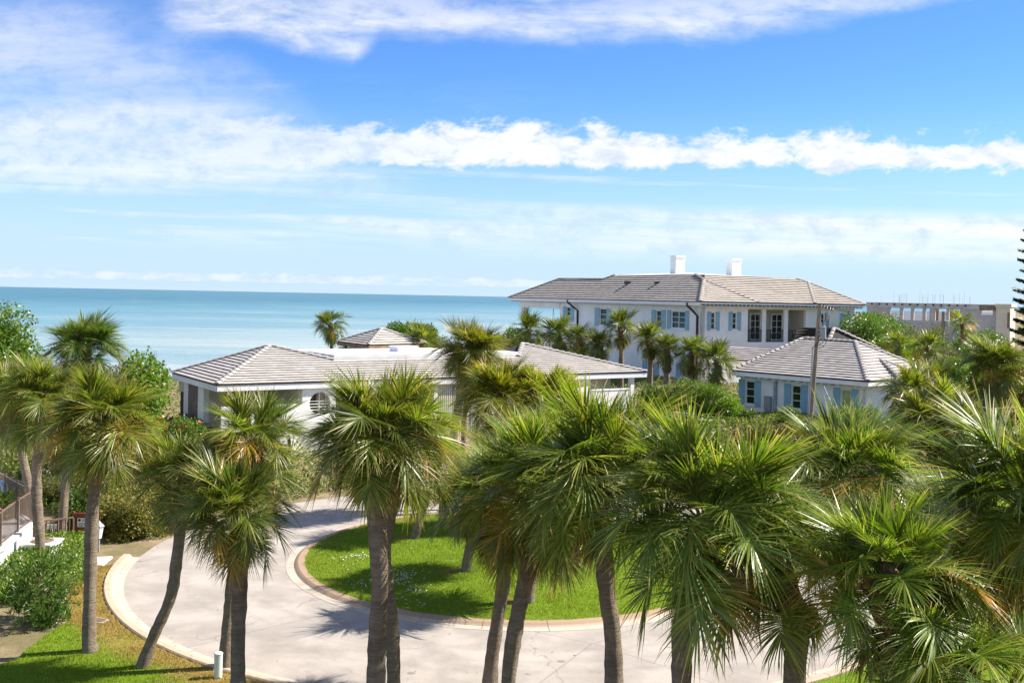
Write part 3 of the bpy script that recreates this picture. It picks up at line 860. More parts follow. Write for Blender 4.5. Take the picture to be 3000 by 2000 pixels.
for q in (-0.36, -0.2, -0.04, 0.12): 
    wq = math.sqrt(max(rad_c ** 2 - q * q, 0.01)); bars.box(cx_ - wq, cx_ + wq, W + 0.08, W + 0.11, cz_ + q - 0.018, cz_ + q + 0.018)
bars.build('window_bars', M['trim'], rw)
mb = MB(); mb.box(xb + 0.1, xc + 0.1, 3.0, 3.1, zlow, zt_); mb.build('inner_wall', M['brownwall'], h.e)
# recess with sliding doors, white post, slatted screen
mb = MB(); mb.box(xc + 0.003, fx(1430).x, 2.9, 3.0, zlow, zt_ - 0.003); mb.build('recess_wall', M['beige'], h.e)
for i in range(5):
    a = xc + 0.5 + i * 1.12; mb = MB()
    mb.box(a, a + 0.07, 2.8, 2.88, zlow, zt_ - 0.3); mb.box(a + 0.97, a + 1.04, 2.8, 2.88, zlow, zt_ - 0.3); mb.box(a + 0.07, a + 0.97, 2.8, 2.88, zt_ - 0.38, zt_ - 0.3)
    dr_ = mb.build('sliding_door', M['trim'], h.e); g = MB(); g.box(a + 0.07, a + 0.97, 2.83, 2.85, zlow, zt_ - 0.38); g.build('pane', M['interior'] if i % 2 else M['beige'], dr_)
mb = MB(); mb.box(xd - 0.1, xd + 0.12, W, W + 0.22, zlow, zt_ - 0.001); mb.build('post', M['trim'], h.e)
xs1 = fx(1440).x; k = int((xs1 - xd - 0.15) / 0.13)
for i in range(k):
    mb = MB(); a = xd + 0.16 + i * 0.13; mb.box(a, a + 0.075, W + 0.08, W + 0.12, zlow, zt_ - 0.002); mb.build('screen_slat', M['grey_metal'] if i % 9 == 8 else M['soffit'], h.e)
xw0, xw1, xw2 = fx(1600).x, fx(1729).x, fx(1813).x
hb = fx(1760, 1142).z
mb = MB(); mb.box(xs1 + 0.05, xw1, W + 0.001, W + 0.25, zlow, zt_ - 0.003); mb.build('wall', M['stucco'], h.e)
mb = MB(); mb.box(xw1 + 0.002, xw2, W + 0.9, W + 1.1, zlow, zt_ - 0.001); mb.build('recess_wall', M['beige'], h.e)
mb = MB(); mb.box(xw1 + 0.55, xw1 + 0.60, W + 0.87, W + 0.899, zlow, zt_ - 0.002); mb.build('panel_joint', M['soffit'], h.e)
mb = MB(); mb.box(27.4, 27.7, W, W + 0.3, zlow, zt_ - 0.004); mb.build('post', M['stucco'], h.e)
mb = MB(); mb.box(19.0, 27.7, 7.6, 7.8, zlow, zt_ - 0.004); mb.build('back_wall', M['beige'], h.e)
tag(h.e, 'low white house with grey tiled hip roofs, flat middle and a round window', 'house')
LOW = h
# free-standing white screen wall at its right end
pw0, pw1 = h.front(1738, 1180, -0.9), h.front(1844, 1180, -0.9); ptop = h.front(1790, 1143, -0.9).z
mb = MB(); mb.box(0, pw1.x - pw0.x, 0, 0.25, -3.2, 0.0); mb.box(-0.03, pw1.x - pw0.x + 0.03, -0.03, 0.28, 0.003, 0.07)
wp = h.o + h.a * pw0.x + h.b * -0.9
o = mb.build('screen_wall', M['trim'], None, (wp.x, wp.y, zb + ptop)); o.rotation_euler = (0, 0, h.th)
tag(o, 'plain bright white screen wall below the right eave of the low house', 'wall')

# ------------------------------------------------------------------ large house behind
h = House('large_house', (16.45, 88.4), 2.6, 24.0); zb = h.zb; h.tm = 'tile_tan'
ov = 0.75; ze = 9.9 - zb
C0 = (-ov, -ov, ze)
def side_at(u_, x=0.0): return h.side(u_, 900, x).y
yL = side_at(1489.5, -ov)
# planes: left slope (faces the sea side), right slope
apx = Vector((2.35, 3.25, ze + 1.95))
n_l = Vector((-1.95, 0, 3.1)); n_r = Vector((0, -1.95, 4.0))
L1 = h.hit(1639, 817, C0, n_l); L2 = h.hit(1769, 818, C0, n_l); L3 = h.hit(1803, 805.5, C0, n_l); L4 = h.hit(2037, 804.5, C0, n_l)
xe1 = h.hit(2223, 884, C0, (0, 1, 0)).x
xe2 = h.hit(2387, 887, C0, (0, 1, 0)).x
xe3 = h.hit(2535.6, 894, C0, (0, 1, 0)).x
R1 = h.hit(2331.6, 817, C0, n_r); R2 = h.hit(2368, 828, C0, n_r)
L4b = h.hit(2037, 804.5, C0, n_r)
deck = MB(); E_ = 0.39
slope(h, deck, [(-ov, yL, ze), C0, tuple(apx), tuple(L4), tuple(L3), tuple(L2), tuple(L1)], (0, -1, 0), E_, 0.42, 0.088)
n_e = (Vector((xe1, -ov, ze)) - Vector(C0)).cross(apx - Vector(C0))
slope(h, deck, [C0, (xe1, -ov, ze), tuple(apx)], (1, 0, 0), E_, 0.42, 0.088)
R1z = Vector((R1.x, R1.y, R1.z)); L4z = Vector((L4.x, L4.y, L4.z))
def on_r(x, y): return (x, y, ze + (y + ov) * 1.95 / 4.0 * 1.0)
ytop = (L4.z - ze) * 4.0 / 1.95 - ov
slope(h, deck, [(xe1, -ov, ze), (xe2, -ov, ze), tuple(R2), tuple(R1), on_r(L4.x, ytop), on_r(apx.x + 0.0, (apx.z - ze) * 4.0 / 1.95 - ov)], (1, 0, 0), E_, 0.42, 0.088)
slope(h, deck, [(xe2, -ov - 0.02, ze), (xe3, -ov - 0.02, ze), tuple(R2)], (1, 0, 0), E_, 0.42, 0.088)
slope(h, deck, [(xe3, -ov, ze), (xe3, 9.0, ze), tuple(R1), tuple(R2)], (0, 1, 0), E_, 0.42, 0.088)
roof = deck.build('roof', M['felt'], h.e)
finish_roof(h, roof)
ridge(roof, C0, apx, 0.45, 0.16, 'tile_tan'); ridge(roof, (xe1, -ov, ze), apx, 0.45, 0.12, 'tile_tan'); ridge(roof, (xe2, -ov, ze), R2, 0.45, 0.16, 'tile_tan')
ridge(roof, (xe3, -ov, ze), R2, 0.45, 0.13, 'tile_tan'); ridge(roof, R2, R1, 0.45, 0.13, 'tile_tan'); ridge(roof, (-ov, yL, ze), L1, 0.45, 0.14, 'tile_tan'); ridge(roof, L1, L2, 0.45, 0.14, 'tile_tan'); ridge(roof, L2, L3, 0.45, 0.14, 'tile_tan'); ridge(roof, apx, L4, 0.45, 0.16, 'tile_tan')
# flat top behind the front slopes and the far slopes
zt2 = L4.z
mb = MB(); mb.add([(L3.x, L3.y, L3.z - 0.03), (L4.x, L4.y, zt2 - 0.03), on_r(L4.x, ytop), (R1.x, R1.y, R1.z - 0.03), (R1.x, R1.y + 9, R1.z - 0.03), (L4.x + 6, L3.y, zt2 + 0.05)], [(0, 1, 2, 3, 4, 5)])
mb.build('flat_roof', M['membrane'], h.e)
mb = MB(); top = Vector((L4.x + 5, ytop + 10, zt2 + 0.42)); mb.add([(L3.x, L3.y, L3.z), tuple(L4), on_r(L4.x, ytop), tuple(R1), tuple(top)], [(0, 1, 4), (1, 2, 4), (2, 3, 4), (3, 0, 4)])
mb.build('roof_crown', M['membrane'], h.e)
mb = MB(); mb.add([tuple(L1), tuple(L2), (9.5, L2.y, ze), (9.5, yL, ze), (-ov, yL, ze)], [(0, 1, 2, 3), (0, 3, 4)]); mb.add([tuple(L2), tuple(L3), (9.5, L3.y, L3.z), (9.5, L2.y, ze)], [(0, 1, 2, 3)])
mb.build('far_slope', M['tile_tan'], h.e)
eave_trim(h, roof, (-ov, yL), (-ov, -ov - 0.02), (1, 0), ze, fh=0.30, dentil=0.8)
eave_trim(h, roof, (-ov + 0.02, -ov), (xe3, -ov), (0, 1), ze, fh=0.14, dentil=0.42)
mb = MB(); mb.box(-ov + 0.1, 9.0, -ov + 0.1, yL - 0.1, ze - 0.40, ze - 0.34); mb.box(9.0, xe3 - 0.1, -ov + 0.1, 9, ze - 0.40, ze - 0.34); mb.build('ceiling', M['soffit'], roof)
zt_ = ze - 0.40
# --- left wall, frame: x runs from the far end to the corner, y inwards
YF = side_at(1641)                                           # far end of the closed wall
TL = (Vector((0, YF, 0)), R(-90))
def sx(u_): return YF - side_at(u_)
def szz(u_, v_): return h.side(u_, v_, 0).z
wins = []
for (ua, ub, va, vb, cols, sh) in [(1659.5, 1672.5, 899, 938, 1, 0.75), (1757, 1778, 903.5, 953, 1, 0.95), (1922, 1938.5, 909, 959.5, 1, 0.70), (1967, 2008, 911, 962, 2, 0.62)]:
    wins.append((sx(ua), sx(ub), szz((ua + ub) / 2, vb), szz((ua + ub) / 2, va), cols, sh))
low = []
for (ua, ub, va, vb) in [(1652, 1667, 1021, 1050), (1900, 1920, 1059, 1102), (2000, 2012, 1066, 1104), (1742, 1760, 1030, 1075)]:
    low.append((sx(ua), sx(ub), szz((ua + ub) / 2, vb), szz((ua + ub) / 2, va), 1, 0.8))
holes = [(w_[0], w_[1], w_[2], w_[3]) for w_ in wins + low]
o = wall_holes(0.0, YF, -1.0, zt_, 0.3, holes).build('side_wall', M['stucco'], h.e); o.matrix_local = Matrix.Translation(TL[0]) @ Matrix.Rotation(TL[1], 4, 'Z')
for w_ in wins: window(h, TL, *w_[:4], cols=w_[4], rows=3, shutters=w_[5])
for w_ in low: window(h, TL, *w_[:4], cols=1, rows=2, shutters=w_[5])
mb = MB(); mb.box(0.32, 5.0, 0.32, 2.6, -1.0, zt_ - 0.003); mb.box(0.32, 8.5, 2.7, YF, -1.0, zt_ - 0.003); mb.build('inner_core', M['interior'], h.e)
# open loggia at the far end: columns, beam, floor, rail
yc = side_at(1531)
mb = MB(); mb.box(-0.05, 0.35, YF, yc + 0.9, zt_ - 0.75, zt_ - 0.002); mb.build('beam', M['stucco'], h.e)
for yy_ in (yc,):
    mb = MB(); mb.box(-0.02, 0.62, yy_ - 0.32, yy_ + 0.32, -1.0, zt_ - 0.753); mb.box(-0.08, 0.68, yy_ - 0.38, yy_ + 0.38, zt_ - 1.0, zt_ - 0.9); mb.build('column', M['stucco'], h.e)
mb = MB(); mb.box(7.8, 8.3, yc - 0.3, yc + 0.3, -1.0, zt_ - 0.01); mb.build('column', M['stucco'], h.e)
fl = szz(1600, 962)
mb = MB(); mb.box(-0.1, 8.2, YF + 0.003, yc + 0.5, fl - 1.5, fl - 0.9); mb.build('loggia_floor', M['stucco'], h.e)
mb = MB(); mb.box(0.1, 0.16, YF + 0.01, yc - 0.33, fl + 0.12, fl + 0.2)
for i in range(int((yc - YF - 0.5) / 0.25)): mb.box(0.115, 0.145, YF + 0.2 + i * 0.25, YF + 0.225 + i * 0.25, fl - 0.9, fl + 0.12)
mb.build('railing', M['brown_metal'], h.e)
hp = h.side(1622, 892, 0.4)
mb = MB(); mb.tube([(0.4, hp.y, zt_ - 0.75), (0.4, hp.y, hp.z - 0.4)], 0.03, 6); mb.tube([(0.4, hp.y, hp.z - 0.3), (0.4, hp.y + 0.35, hp.z - 2.6)], 0.018, 5); mb.tube([(0.4, hp.y, hp.z - 0.3), (0.4, hp.y - 0.3, hp.z - 2.6)], 0.018, 5); mb.tube([(0.4, hp.y, hp.z - 0.32), (0.4, hp.y, hp.z + 0.1)], 0.09, 8)
mb.build('swing_rope', M['dark_metal'], h.e)
# downpipes
for (ua, ub) in ((1674, 1692), (2027, 2043)):
    ya, yb = side_at(ua, -0.3), side_at(ub, -0.12)
    mb = MB(); mb.tube([(-ov - 0.06, ya, ze - 0.1), (-ov - 0.06, ya, ze - 0.35), (-0.35, (ya + yb) / 2, ze - 0.85), (-0.12, yb, ze - 1.25), (-0.12, yb, -0.9)], 0.10, 8); mb.build('downpipe', M['dark_metal'], h.e)
# --- right wall
TR = (Vector((0, 0, 0)), 0.0)
def rx_(u_, y=0.0): return h.front(u_, 930, y).x
def rz_(u_, v_, y=0.0): return h.front(u_, v_, y).z
xl0, xl1 = rx_(2191), rx_(2361)                                # loggia opening
xend = rx_(2503)
rw_ = []
for (ua, ub, va, vb, sh) in [(2083, 2096, 914.5, 965, 0.40), (2146, 2159, 915, 965, 0.40), (2405, 2416, 918, 966, 0.42), (2471, 2481, 920, 964.5, 0.40)]:
    rw_.append((rx_(ua), rx_(ub), rz_((ua + ub) / 2, vb), rz_((ua + ub) / 2, va), sh))
zf, zh = rz_(2280, 1002), rz_(2280, 907)
holes = [(w_[0], w_[1], w_[2], w_[3]) for w_ in rw_] + [(xl0, xl1, zf, zh)]
o = wall_holes(0.0, xend, -1.0, zt_ - 0.001, 0.3, holes).build('front_wall', M['stucco'], h.e)
for w_ in rw_: window(h, TR, w_[0], w_[1], w_[2], w_[3], 1, 3, w_[4])
mb = MB(); mb.box(xend - 0.3, xend, 0.302, 10.0, -1.0, zt_ - 0.002); mb.build('end_wall', M['stucco'], h.e)
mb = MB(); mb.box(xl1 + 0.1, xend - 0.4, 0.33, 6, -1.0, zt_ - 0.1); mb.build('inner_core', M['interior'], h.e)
mb = MB(); mb.box(xl0, xl1, 2.4, 2.5, zf, zh + 0.3); mb.box(xl0 - 0.1, xl0 - 0.002, 0.302, 2.5, zf, zh + 0.3); mb.box(xl1 + 0.002, xl1 + 0.1, 0.302, 2.5, zf, zh + 0.3); mb.box(xl0, xl1, 0.302, 2.4, zf - 0.1, zf - 0.005); mb.box(xl0, xl1, 0.302, 2.4, zh + 0.3, zh + 0.4)
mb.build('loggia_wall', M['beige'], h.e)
cols_ = [rx_(2239.5), rx_(2304)]
for cxx in cols_:
    mb = MB(); mb.box(cxx - 0.21, cxx + 0.21, 0.03, 0.29, zf, zh - 0.002); mb.build('column', M['stucco'], h.e)
for (ua, ub) in ((2194, 2228), (2256, 2292)):
    a, b_ = h.front(ua, 960, 2.35).x, h.front(ub, 960, 2.35).x
    window(h, (Vector((0, 2.26, 0)), 0.0), a, b_, zf + 0.02, zf + 2.55, 2, 4, 0, False, 0.06, None, 0.16)
spans = [(xl0 + 0.02, cols_[0] - 0.23), (cols_[0] + 0.23, cols_[1] - 0.23), (cols_[1] + 0.23, xl1 - 0.02)]
zr = rz_(2280, 966)
for (a, b_) in spans:
    mb = MB(); mb.box(a, b_, 0.10, 0.17, zr - 0.07, zr); mb.box(a, b_, 0.11, 0.16, zf + 0.08, zf + 0.13)
    ro = mb.build('balcony_railing', M['dark_metal'], h.e)
    mid0, mid1 = a + (b_ - a) * 0.30, a + (b_ - a) * 0.72
    for xx in np.arange(a + 0.05, b_, 0.115):
        if mid0 < xx < mid1: continue
        g = MB(); g.box(xx, xx + 0.03, 0.12, 0.15, zf + 0.13, zr - 0.07); g.build('baluster', M['dark_metal'], ro)
    g = MB(); g.box(mid0 - 0.03, mid0, 0.118, 0.152, zf + 0.13, zr - 0.07); g.box(mid1, mid1 + 0.03, 0.118, 0.152, zf + 0.13, zr - 0.07)
    cxm, czm = (mid0 + mid1) / 2, (zf + zr) / 2
    hw, hh = (mid1 - mid0) / 2, (zr - zf - 0.2) / 2
    for sgn, cent in ((1, -0.5), (-1, 0.5)):
        for q in np.linspace(-0.8, 0.8, 6):
            x_0 = cxm + q * hw; g.bar((max(mid0, x_0 - 0.3 * hw), 0.135, czm - sgn * 0.45 * hh * 1.0 + cent * 0), (min(mid1, x_0 + 0.3 * hw), 0.135, czm + sgn * 0.9 * hh * 0.9), 0.025, 0.03)
    g.build('lattice', M['dark_metal'], ro)
# chimneys
for (ua, ub, va, vb, D_) in ((1964, 2005, 749, 802, 103.0), (2128.5, 2169, 758, 806, 101.0)):
    p0, p1 = at_d(ua, vb, D_), at_d(ub, vb, D_); zt0 = at_d((ua + ub) / 2, va, D_).z
    lc = h.loc((p0 + p1) / 2); s_ = (p1 - p0).length / 2 / 1.33
    mb = MB(); zb0 = lc.z - 0.5; tz0 = zt0 - zb
    mb.box(lc.x - s_, lc.x + s_, lc.y - s_, lc.y + s_, zb0, tz0 - 0.14); mb.box(lc.x - s_ - 0.06, lc.x + s_ + 0.06, lc.y - s_ - 0.06, lc.y + s_ + 0.06, tz0 - 0.137, tz0)
    mb.build('chimney', M['stucco'], h.e)
# roof vents
for (u_, v_, s_) in ((1840, 833, 1.0), (1926, 832, 0.75)):
    p = h.hit(u_, v_, C0, n_l); mb = MB(); mb.tube([(p.x - 0.05, p.y, p.z - 0.2), (p.x - 0.05, p.y, p.z + 0.16)], 0.12 * s_, 8); mb.box(p.x - 0.32 * s_, p.x + 0.2 * s_, p.y - 0.26 * s_, p.y + 0.26 * s_, p.z + 0.02, p.z + 0.34 * s_); mb.build('roof_vent', M['dark_metal'], roof)
tag(h.e, 'large white two-storey house with blue shutters, tiled hip roof and two chimneys', 'house')
BIG = h

# ------------------------------------------------------------------ garage wing
G2 = at_z(2542, 1117, 5.4); h = House('garage_house', (G2.x, G2.y), 2.5, 42.0); zb = h.zb; ze = 5.4 - zb
# local y axis runs back along the long eave (to the left in the photograph), x to the right
Lg = 9.7; tpg = 0.42
pk_r = h.hit(2507, 1002, (0, 0, ze), (-tpg, 0, 1)); pk_l = h.hit(2354, 991, (0, 0, ze), (-tpg, 0, 1))
deck = MB()
slope(h, deck, [(0, Lg, ze), (0, 0, ze), tuple(pk_r), tuple(pk_l)], (0, -1, 0), 0.33, 0.40, 0.072)
slope(h, deck, [(0, 0, ze), (9.6, 0, ze), tuple(pk_r)], (1, 0, 0), 0.33, 0.40, 0.072)
slope(h, deck, [(9.6, 0, ze), (9.6, Lg, ze), (pk_r.x, Lg - 2.0, pk_r.z), tuple(pk_r)], (0, 1, 0), 0.33, 0.40, 0.072)
slope(h, deck, [(9.6, Lg, ze), (0, Lg, ze), (pk_r.x, Lg - 2.0, pk_r.z)], (-1, 0, 0), 0.33, 0.40, 0.072)
# projecting hip over the side door
q0, q1, qa = Vector((3.0, -0.55, ze + 0.02)), Vector((6.2, -0.55, ze + 0.02)), Vector((4.2, 2.4, ze + 1.30))
slope(h, deck, [(3.0, -0.55, ze + 0.02), (6.4, -0.55, ze + 0.02), (4.7, 1.7, ze + 1.05)], (1, 0, 0), 0.33, 0.40, 0.072)
slope(h, deck, [(3.0, 1.2, ze + 0.02), (3.0, -0.55, ze + 0.02), (4.7, 1.7, ze + 1.05), (4.7, 2.9, ze + 1.05)], (0, -1, 0), 0.33, 0.40, 0.072)
slope(h, deck, [(6.4, -0.55, ze + 0.02), (6.4, 1.4, ze + 0.02), (4.7, 2.9, ze + 1.05), (4.7, 1.7, ze + 1.05)], (0, 1, 0), 0.33, 0.40, 0.072)
# taller link roof behind
pkb = h.loc(at_d(2443, 962, 74.0))
zq = ze + 0.9
b0, b1, b2 = h.loc(at_d(2405, 1010, 71.0)), h.loc(at_d(2660, 1032, 73.0)), h.loc(at_d(2370, 985, 80.0))
slope(h, deck, [(b0.x, b0.y, zq - 0.4), (b1.x, b1.y, zq - 0.4), tuple(pkb)], (b1 - b0), 0.33, 0.40, 0.072)
slope(h, deck, [(b2.x, b2.y, zq - 0.4), (b0.x, b0.y, zq - 0.4), tuple(pkb)], (b0.x - b2.x, b0.y - b2.y, 0), 0.33, 0.40, 0.072)
slope(h, deck, [(b1.x, b1.y, zq - 0.4), (b1.x - 1, b1.y + 9, zq - 0.4), (pkb.x, pkb.y + 3, pkb.z), tuple(pkb)], (-1, 9, 0), 0.33, 0.40, 0.072)
# low roof towards the large house
c0, c1 = h.loc(at_d(2120, 1052, 74.0)), h.loc(at_d(2300, 1052, 71.0)); c2, c3 = h.loc(at_d(2140, 1017, 76.0)), h.loc(at_d(2300, 1017, 73.0))
slope(h, deck, [tuple(c0), (c1.x, c1.y, c0.z), (c3.x, c3.y, c2.z), tuple(c2)], (c1.x - c0.x, c1.y - c0.y, 0), 0.33, 0.40, 0.072)
roof = deck.build('roof', M['felt'], h.e)
finish_roof(h, roof)
for p, q in (((0, 0, ze), pk_r), ((0, Lg, ze), pk_l), (pk_r, pk_l), ((3.0, -0.55, ze), (4.7, 1.7, ze + 1.05)), ((6.4, -0.55, ze), (4.7, 1.7, ze + 1.05)), ((b0.x, b0.y, zq - 0.4), pkb), ((b1.x, b1.y, zq - 0.4), pkb), ((9.6, 0, ze), pk_r)): ridge(roof, p, q, 0.40, 0.13)
eave_trim(h, roof, (0, Lg), (0, 0.0), (1, 0), ze, fh=0.26, dentil=0.55); eave_trim(h, roof, (0.02, 0), (2.95, 0), (0, 1), ze, fh=0.26, dentil=0.55)
mb = MB(); mb.box(0.1, 9.3, 0.1, Lg - 0.1, ze - 0.34, ze - 0.30); mb.build('ceiling', M['soffit'], roof)
Wg = 0.65; zt_ = ze - 0.34
YF = Lg - 0.2; TL = (Vector((Wg, YF, 0)), R(-90))
def gx_(u_): return YF - h.side(u_, 1150, Wg).y
def gz_(u_, v_): return h.side(u_, v_, Wg).z
gw = []
for (ua, ub, va, vb) in [(2183, 2210, 1115, 1184), (2318, 2346, 1128, 1198), (2463, 2494, 1140, 1202)]:
    gw.append((gx_(ua), gx_(ub), gz_((ua + ub) / 2, vb), gz_((ua + ub) / 2, va)))
o = wall_holes(0.0, YF - Wg, -1.5, zt_, 0.3, gw).build('front_wall', M['stucco'], h.e); o.matrix_local = Matrix.Translation(TL[0]) @ Matrix.Rotation(TL[1], 4, 'Z')
m, t, b = new_mat('pale_green_glass'); setc(t, b, mix(t, noise(t, pos(t), 1.2, 3.0).step(0.4, 0.6), (0.20, 0.30, 0.08), (0.32, 0.42, 0.15)), 0.12, 0.6); M['glass_green'] = m
for i, w_ in enumerate(gw): window(h, TL, *w_, cols=1, rows=3 if i < 2 else 1, shutters=0.48, pane_mat=M['glass_green'] if i == 2 else None)
mb = MB(); mb.box(Wg + 0.002, 9.0, Wg, Wg + 0.25, -1.5, zt_ - 0.003); mb.box(9.0, 9.2, Wg, Lg - 0.3, -1.5, zt_ - 0.003); mb.box(Wg + 0.002, 9.0, Lg - 0.5, Lg - 0.3, -1.5, zt_ - 0.003); mb.build('side_wall', M['stucco'], h.e)
mb = MB(); mb.box(Wg + 0.32, 8.6, Wg + 0.3, Lg - 0.6, -1.5, zt_ - 0.1); mb.build('inner_core', M['interior'], h.e)
# link walls under the taller roof
mb = MB(); cxk, cyk = (b0.x + b1.x) / 2 + 0.5, max(b0.y, b1.y) + 3.5
mb.bar((b0.x + 0.7, b0.y + 0.9, zq - 1.9), (b1.x - 0.7, b1.y + 0.7, zq - 1.9), 0.25, 3.0); mb.build('link_wall', M['stucco'], h.e)
# meter box, conduit and gate post on the wall
g0 = h.side(2252, 1175, Wg); mb = MB(); mb.box(Wg - 0.18, Wg - 0.003, g0.y - 0.25, g0.y + 0.25, g0.z - 0.55, g0.z + 0.35); mb.box(Wg - 0.14, Wg - 0.003, g0.y - 0.2, g0.y + 0.2, g0.z - 1.5, g0.z - 0.553); mb.build('meter_box', M['grey_metal'], h.e)
g0 = h.side(2273, 1150, Wg); mb = MB(); mb.tube([(Wg - 0.08, g0.y, gz_(2273, 1117)), (Wg - 0.08, g0.y, -1.2)], 0.12, 10); mb.build('downpipe', M['grey_metal'], h.e)
tag(h.e, 'single-storey white garage wing with grey tiled hip roof and blue shutters', 'house')
GAR = h

# ------------------------------------------------------------------ pavilion on the dune
pf = at_d(1079, 1011, 78.0); zE = pf.z
pl, pr = at_z(988, 1000, zE), at_z(1248, 1006, zE)
pb = pl + pr - pf; ap = at_d(1119, 962, 81.5)
zg = tz(ap.x, ap.y)
h = House('beach_pavilion', ((pl.x + pr.x) / 2, (pl.y + pr.y) / 2), zg, 0.0); L_ = lambda p: tuple(h.loc(p))
deck = MB(); apl = h.loc(Vector((ap.x, ap.y, ap.z)))
for p, q in ((pl, pf), (pf, pr), (pr, pb), (pb, pl)):
    P_, Q_ = h.loc(p), h.loc(q); P_.z = Q_.z = zE - zg
    slope(h, deck, [tuple(P_), tuple(Q_), tuple(apl)], (Q_ - P_), 0.33, 0.40, 0.075)
roof = deck.build('roof', M['felt'], h.e); finish_roof(h, roof)
for p in (pl, pf, pr, pb): P_ = h.loc(p); P_.z = zE - zg; ridge(roof, P_, apl, 0.40, 0.12)
mb = MB()
for p, q in ((pl, pf), (pf, pr), (pr, pb), (pb, pl)):
    P_, Q_ = h.loc(p), h.loc(q); P_.z = Q_.z = zE - zg - 0.17; mb.bar(P_ * 0.99 + Vector((0, 0, (zE - zg - 0.17) * 0.01)), Q_ * 0.99 + Vector((0, 0, (zE - zg - 0.17) * 0.01)), 0.08, 0.26)
mb.build('fascia', M['rust'], roof)
for p in (pl, pf, pr, pb):
    P_ = h.loc(p) * 0.80; mb = MB(); mb.box(P_.x - 0.1, P_.x + 0.1, P_.y - 0.1, P_.y + 0.1, -0.6, zE - zg - 0.02); mb.build('post', M['dark_metal'], h.e)
tag(h.e, 'small open pavilion with a pyramid tiled roof by the sea', 'pavilion')

# ------------------------------------------------------------------ unfinished block building, far right
D_ = 150.0
q0, q1 = at_d(2540, 883, D_), at_d(2918, 893, D_ - 9)
h = House('unfinished_building', (q0.x, q0.y), 2.0, math.degrees(math.atan2(q1.y - q0.y, q1.x - q0.x))); zb = h.zb
m, t, b = new_mat('concrete_block'); x, y, z = sep(t, objco(t))
bk = t.nodes.new('ShaderNodeTexBrick'); t.links.new(vec(t, x + y, z).s, bk.inputs['Vector']); bk.inputs['Scale'].default_value = 1.0
bk.inputs['Brick Width'].default_value = 0.8; bk.inputs['Row Height'].default_value = 0.4; bk.inputs['Mortar Size'].default_value = 0.02
bk.inputs['Color1'].default_value = (0.48, 0.475, 0.465, 1); bk.inputs['Color2'].default_value = (0.41, 0.41, 0.405, 1); bk.inputs['Mortar'].default_value = (0.54, 0.53, 0.515, 1)
c = mix(t, noise(t, objco(t), 0.35, 4.0).step(0.5, 0.7) * 0.5, X(t, bk.outputs[0]), (0.38, 0.33, 0.28)); setc(t, b, c, 0.95, 0.1); M['block'] = m
ux = lambda u_: h.front(u_, 920).x
zz = lambda u_, v_: h.front(u_, v_).z
ztop = zz(2700, 888); zbm = zz(2700, 903); Lu = ux(2918)
op = [(2608, 2635), (2645, 2668), (2677, 2702), (2712, 2725), (2740, 2772), (2780, 2812)]
holes = [(ux(a), ux(b_), zz(2700, 938), zbm) for a, b_ in op] + [(ux(2876), ux(2908), zz(2890, 922), zz(2890, 908))]
wall_holes(0, Lu, -2, zbm, 0.4, holes).build('block_wall', M['block'], h.e)
mb = MB(); mb.box(-0.1, Lu + 0.05, -0.12, 0.5, zbm + 0.003, ztop); mb.build('ring_beam', M['concrete'], h.e)
mb = MB()
for xx in np.arange(0.6, Lu * 0.78, 1.05): mb.box(xx, xx + 0.24, -0.16, -0.123, zbm + 0.38, zbm + 0.62)
mb.build('beam_pockets', M['interior'], h.e, kind='stuff')
mb = MB(); mb.box(ux(2870), Lu + 0.05, -0.2, -0.124, zbm - 0.1, ztop - 0.12); mb.build('form_board', M['rust'], h.e)
mb = MB(); mb.box(0, Lu, 13.0, 13.4, -2, ztop - 1.2); mb.build('back_wall', M['trim'], h.e)
for (u_) in (2716, 2733, 2776, 2814):
    mb = MB(); mb.box(ux(u_), ux(u_) + 0.45, 2.0, 2.4, -2, zbm); mb.build('form_post', M['rust'], h.e)
rb = 0
for xx in sorted(random.uniform(0.5, Lu - 1) for _ in range(30)):
    mb = MB(); mb.tube([(xx, 0.2, ztop - 0.1), (xx + random.uniform(-0.06, 0.06), 0.2, ztop + random.uniform(0.8, 1.9))], 0.011, 4); mb.build('rebar', M['grey_metal'], h.e)
# rendered corner bay that catches the sun
q2, q3 = h.loc(at_d(2920, 893, D_ - 9)), h.loc(at_d(2972, 893, D_ - 6))
mb = MB(); mb.box(Lu + 0.06, q3.x, -0.6, 6, -2, ztop - 0.3); mb.box(Lu - 0.1, q3.x + 0.15, -0.8, 6.2, ztop - 0.297, ztop + 0.1); mb.build('corner_bay', M['beige'], h.e)
mb = MB(); a = h.front(2951, 930, -0.6).x; b_ = h.front(2958, 930, -0.6).x
mb.box(a, b_, -0.66, -0.603, h.front(2955, 962, -0.6).z, h.front(2955, 915, -0.6).z); mb.build('window', M['rust'], h.e)
mb = MB(); mb.box(q3.x - 3.0, q3.x - 1.2, -0.65, -0.602, -1.8, 0.9); mb.build('doorway', M['interior'], h.e)
tag(h.e, 'unfinished grey concrete block building with rebar standing on its top beam', 'building')
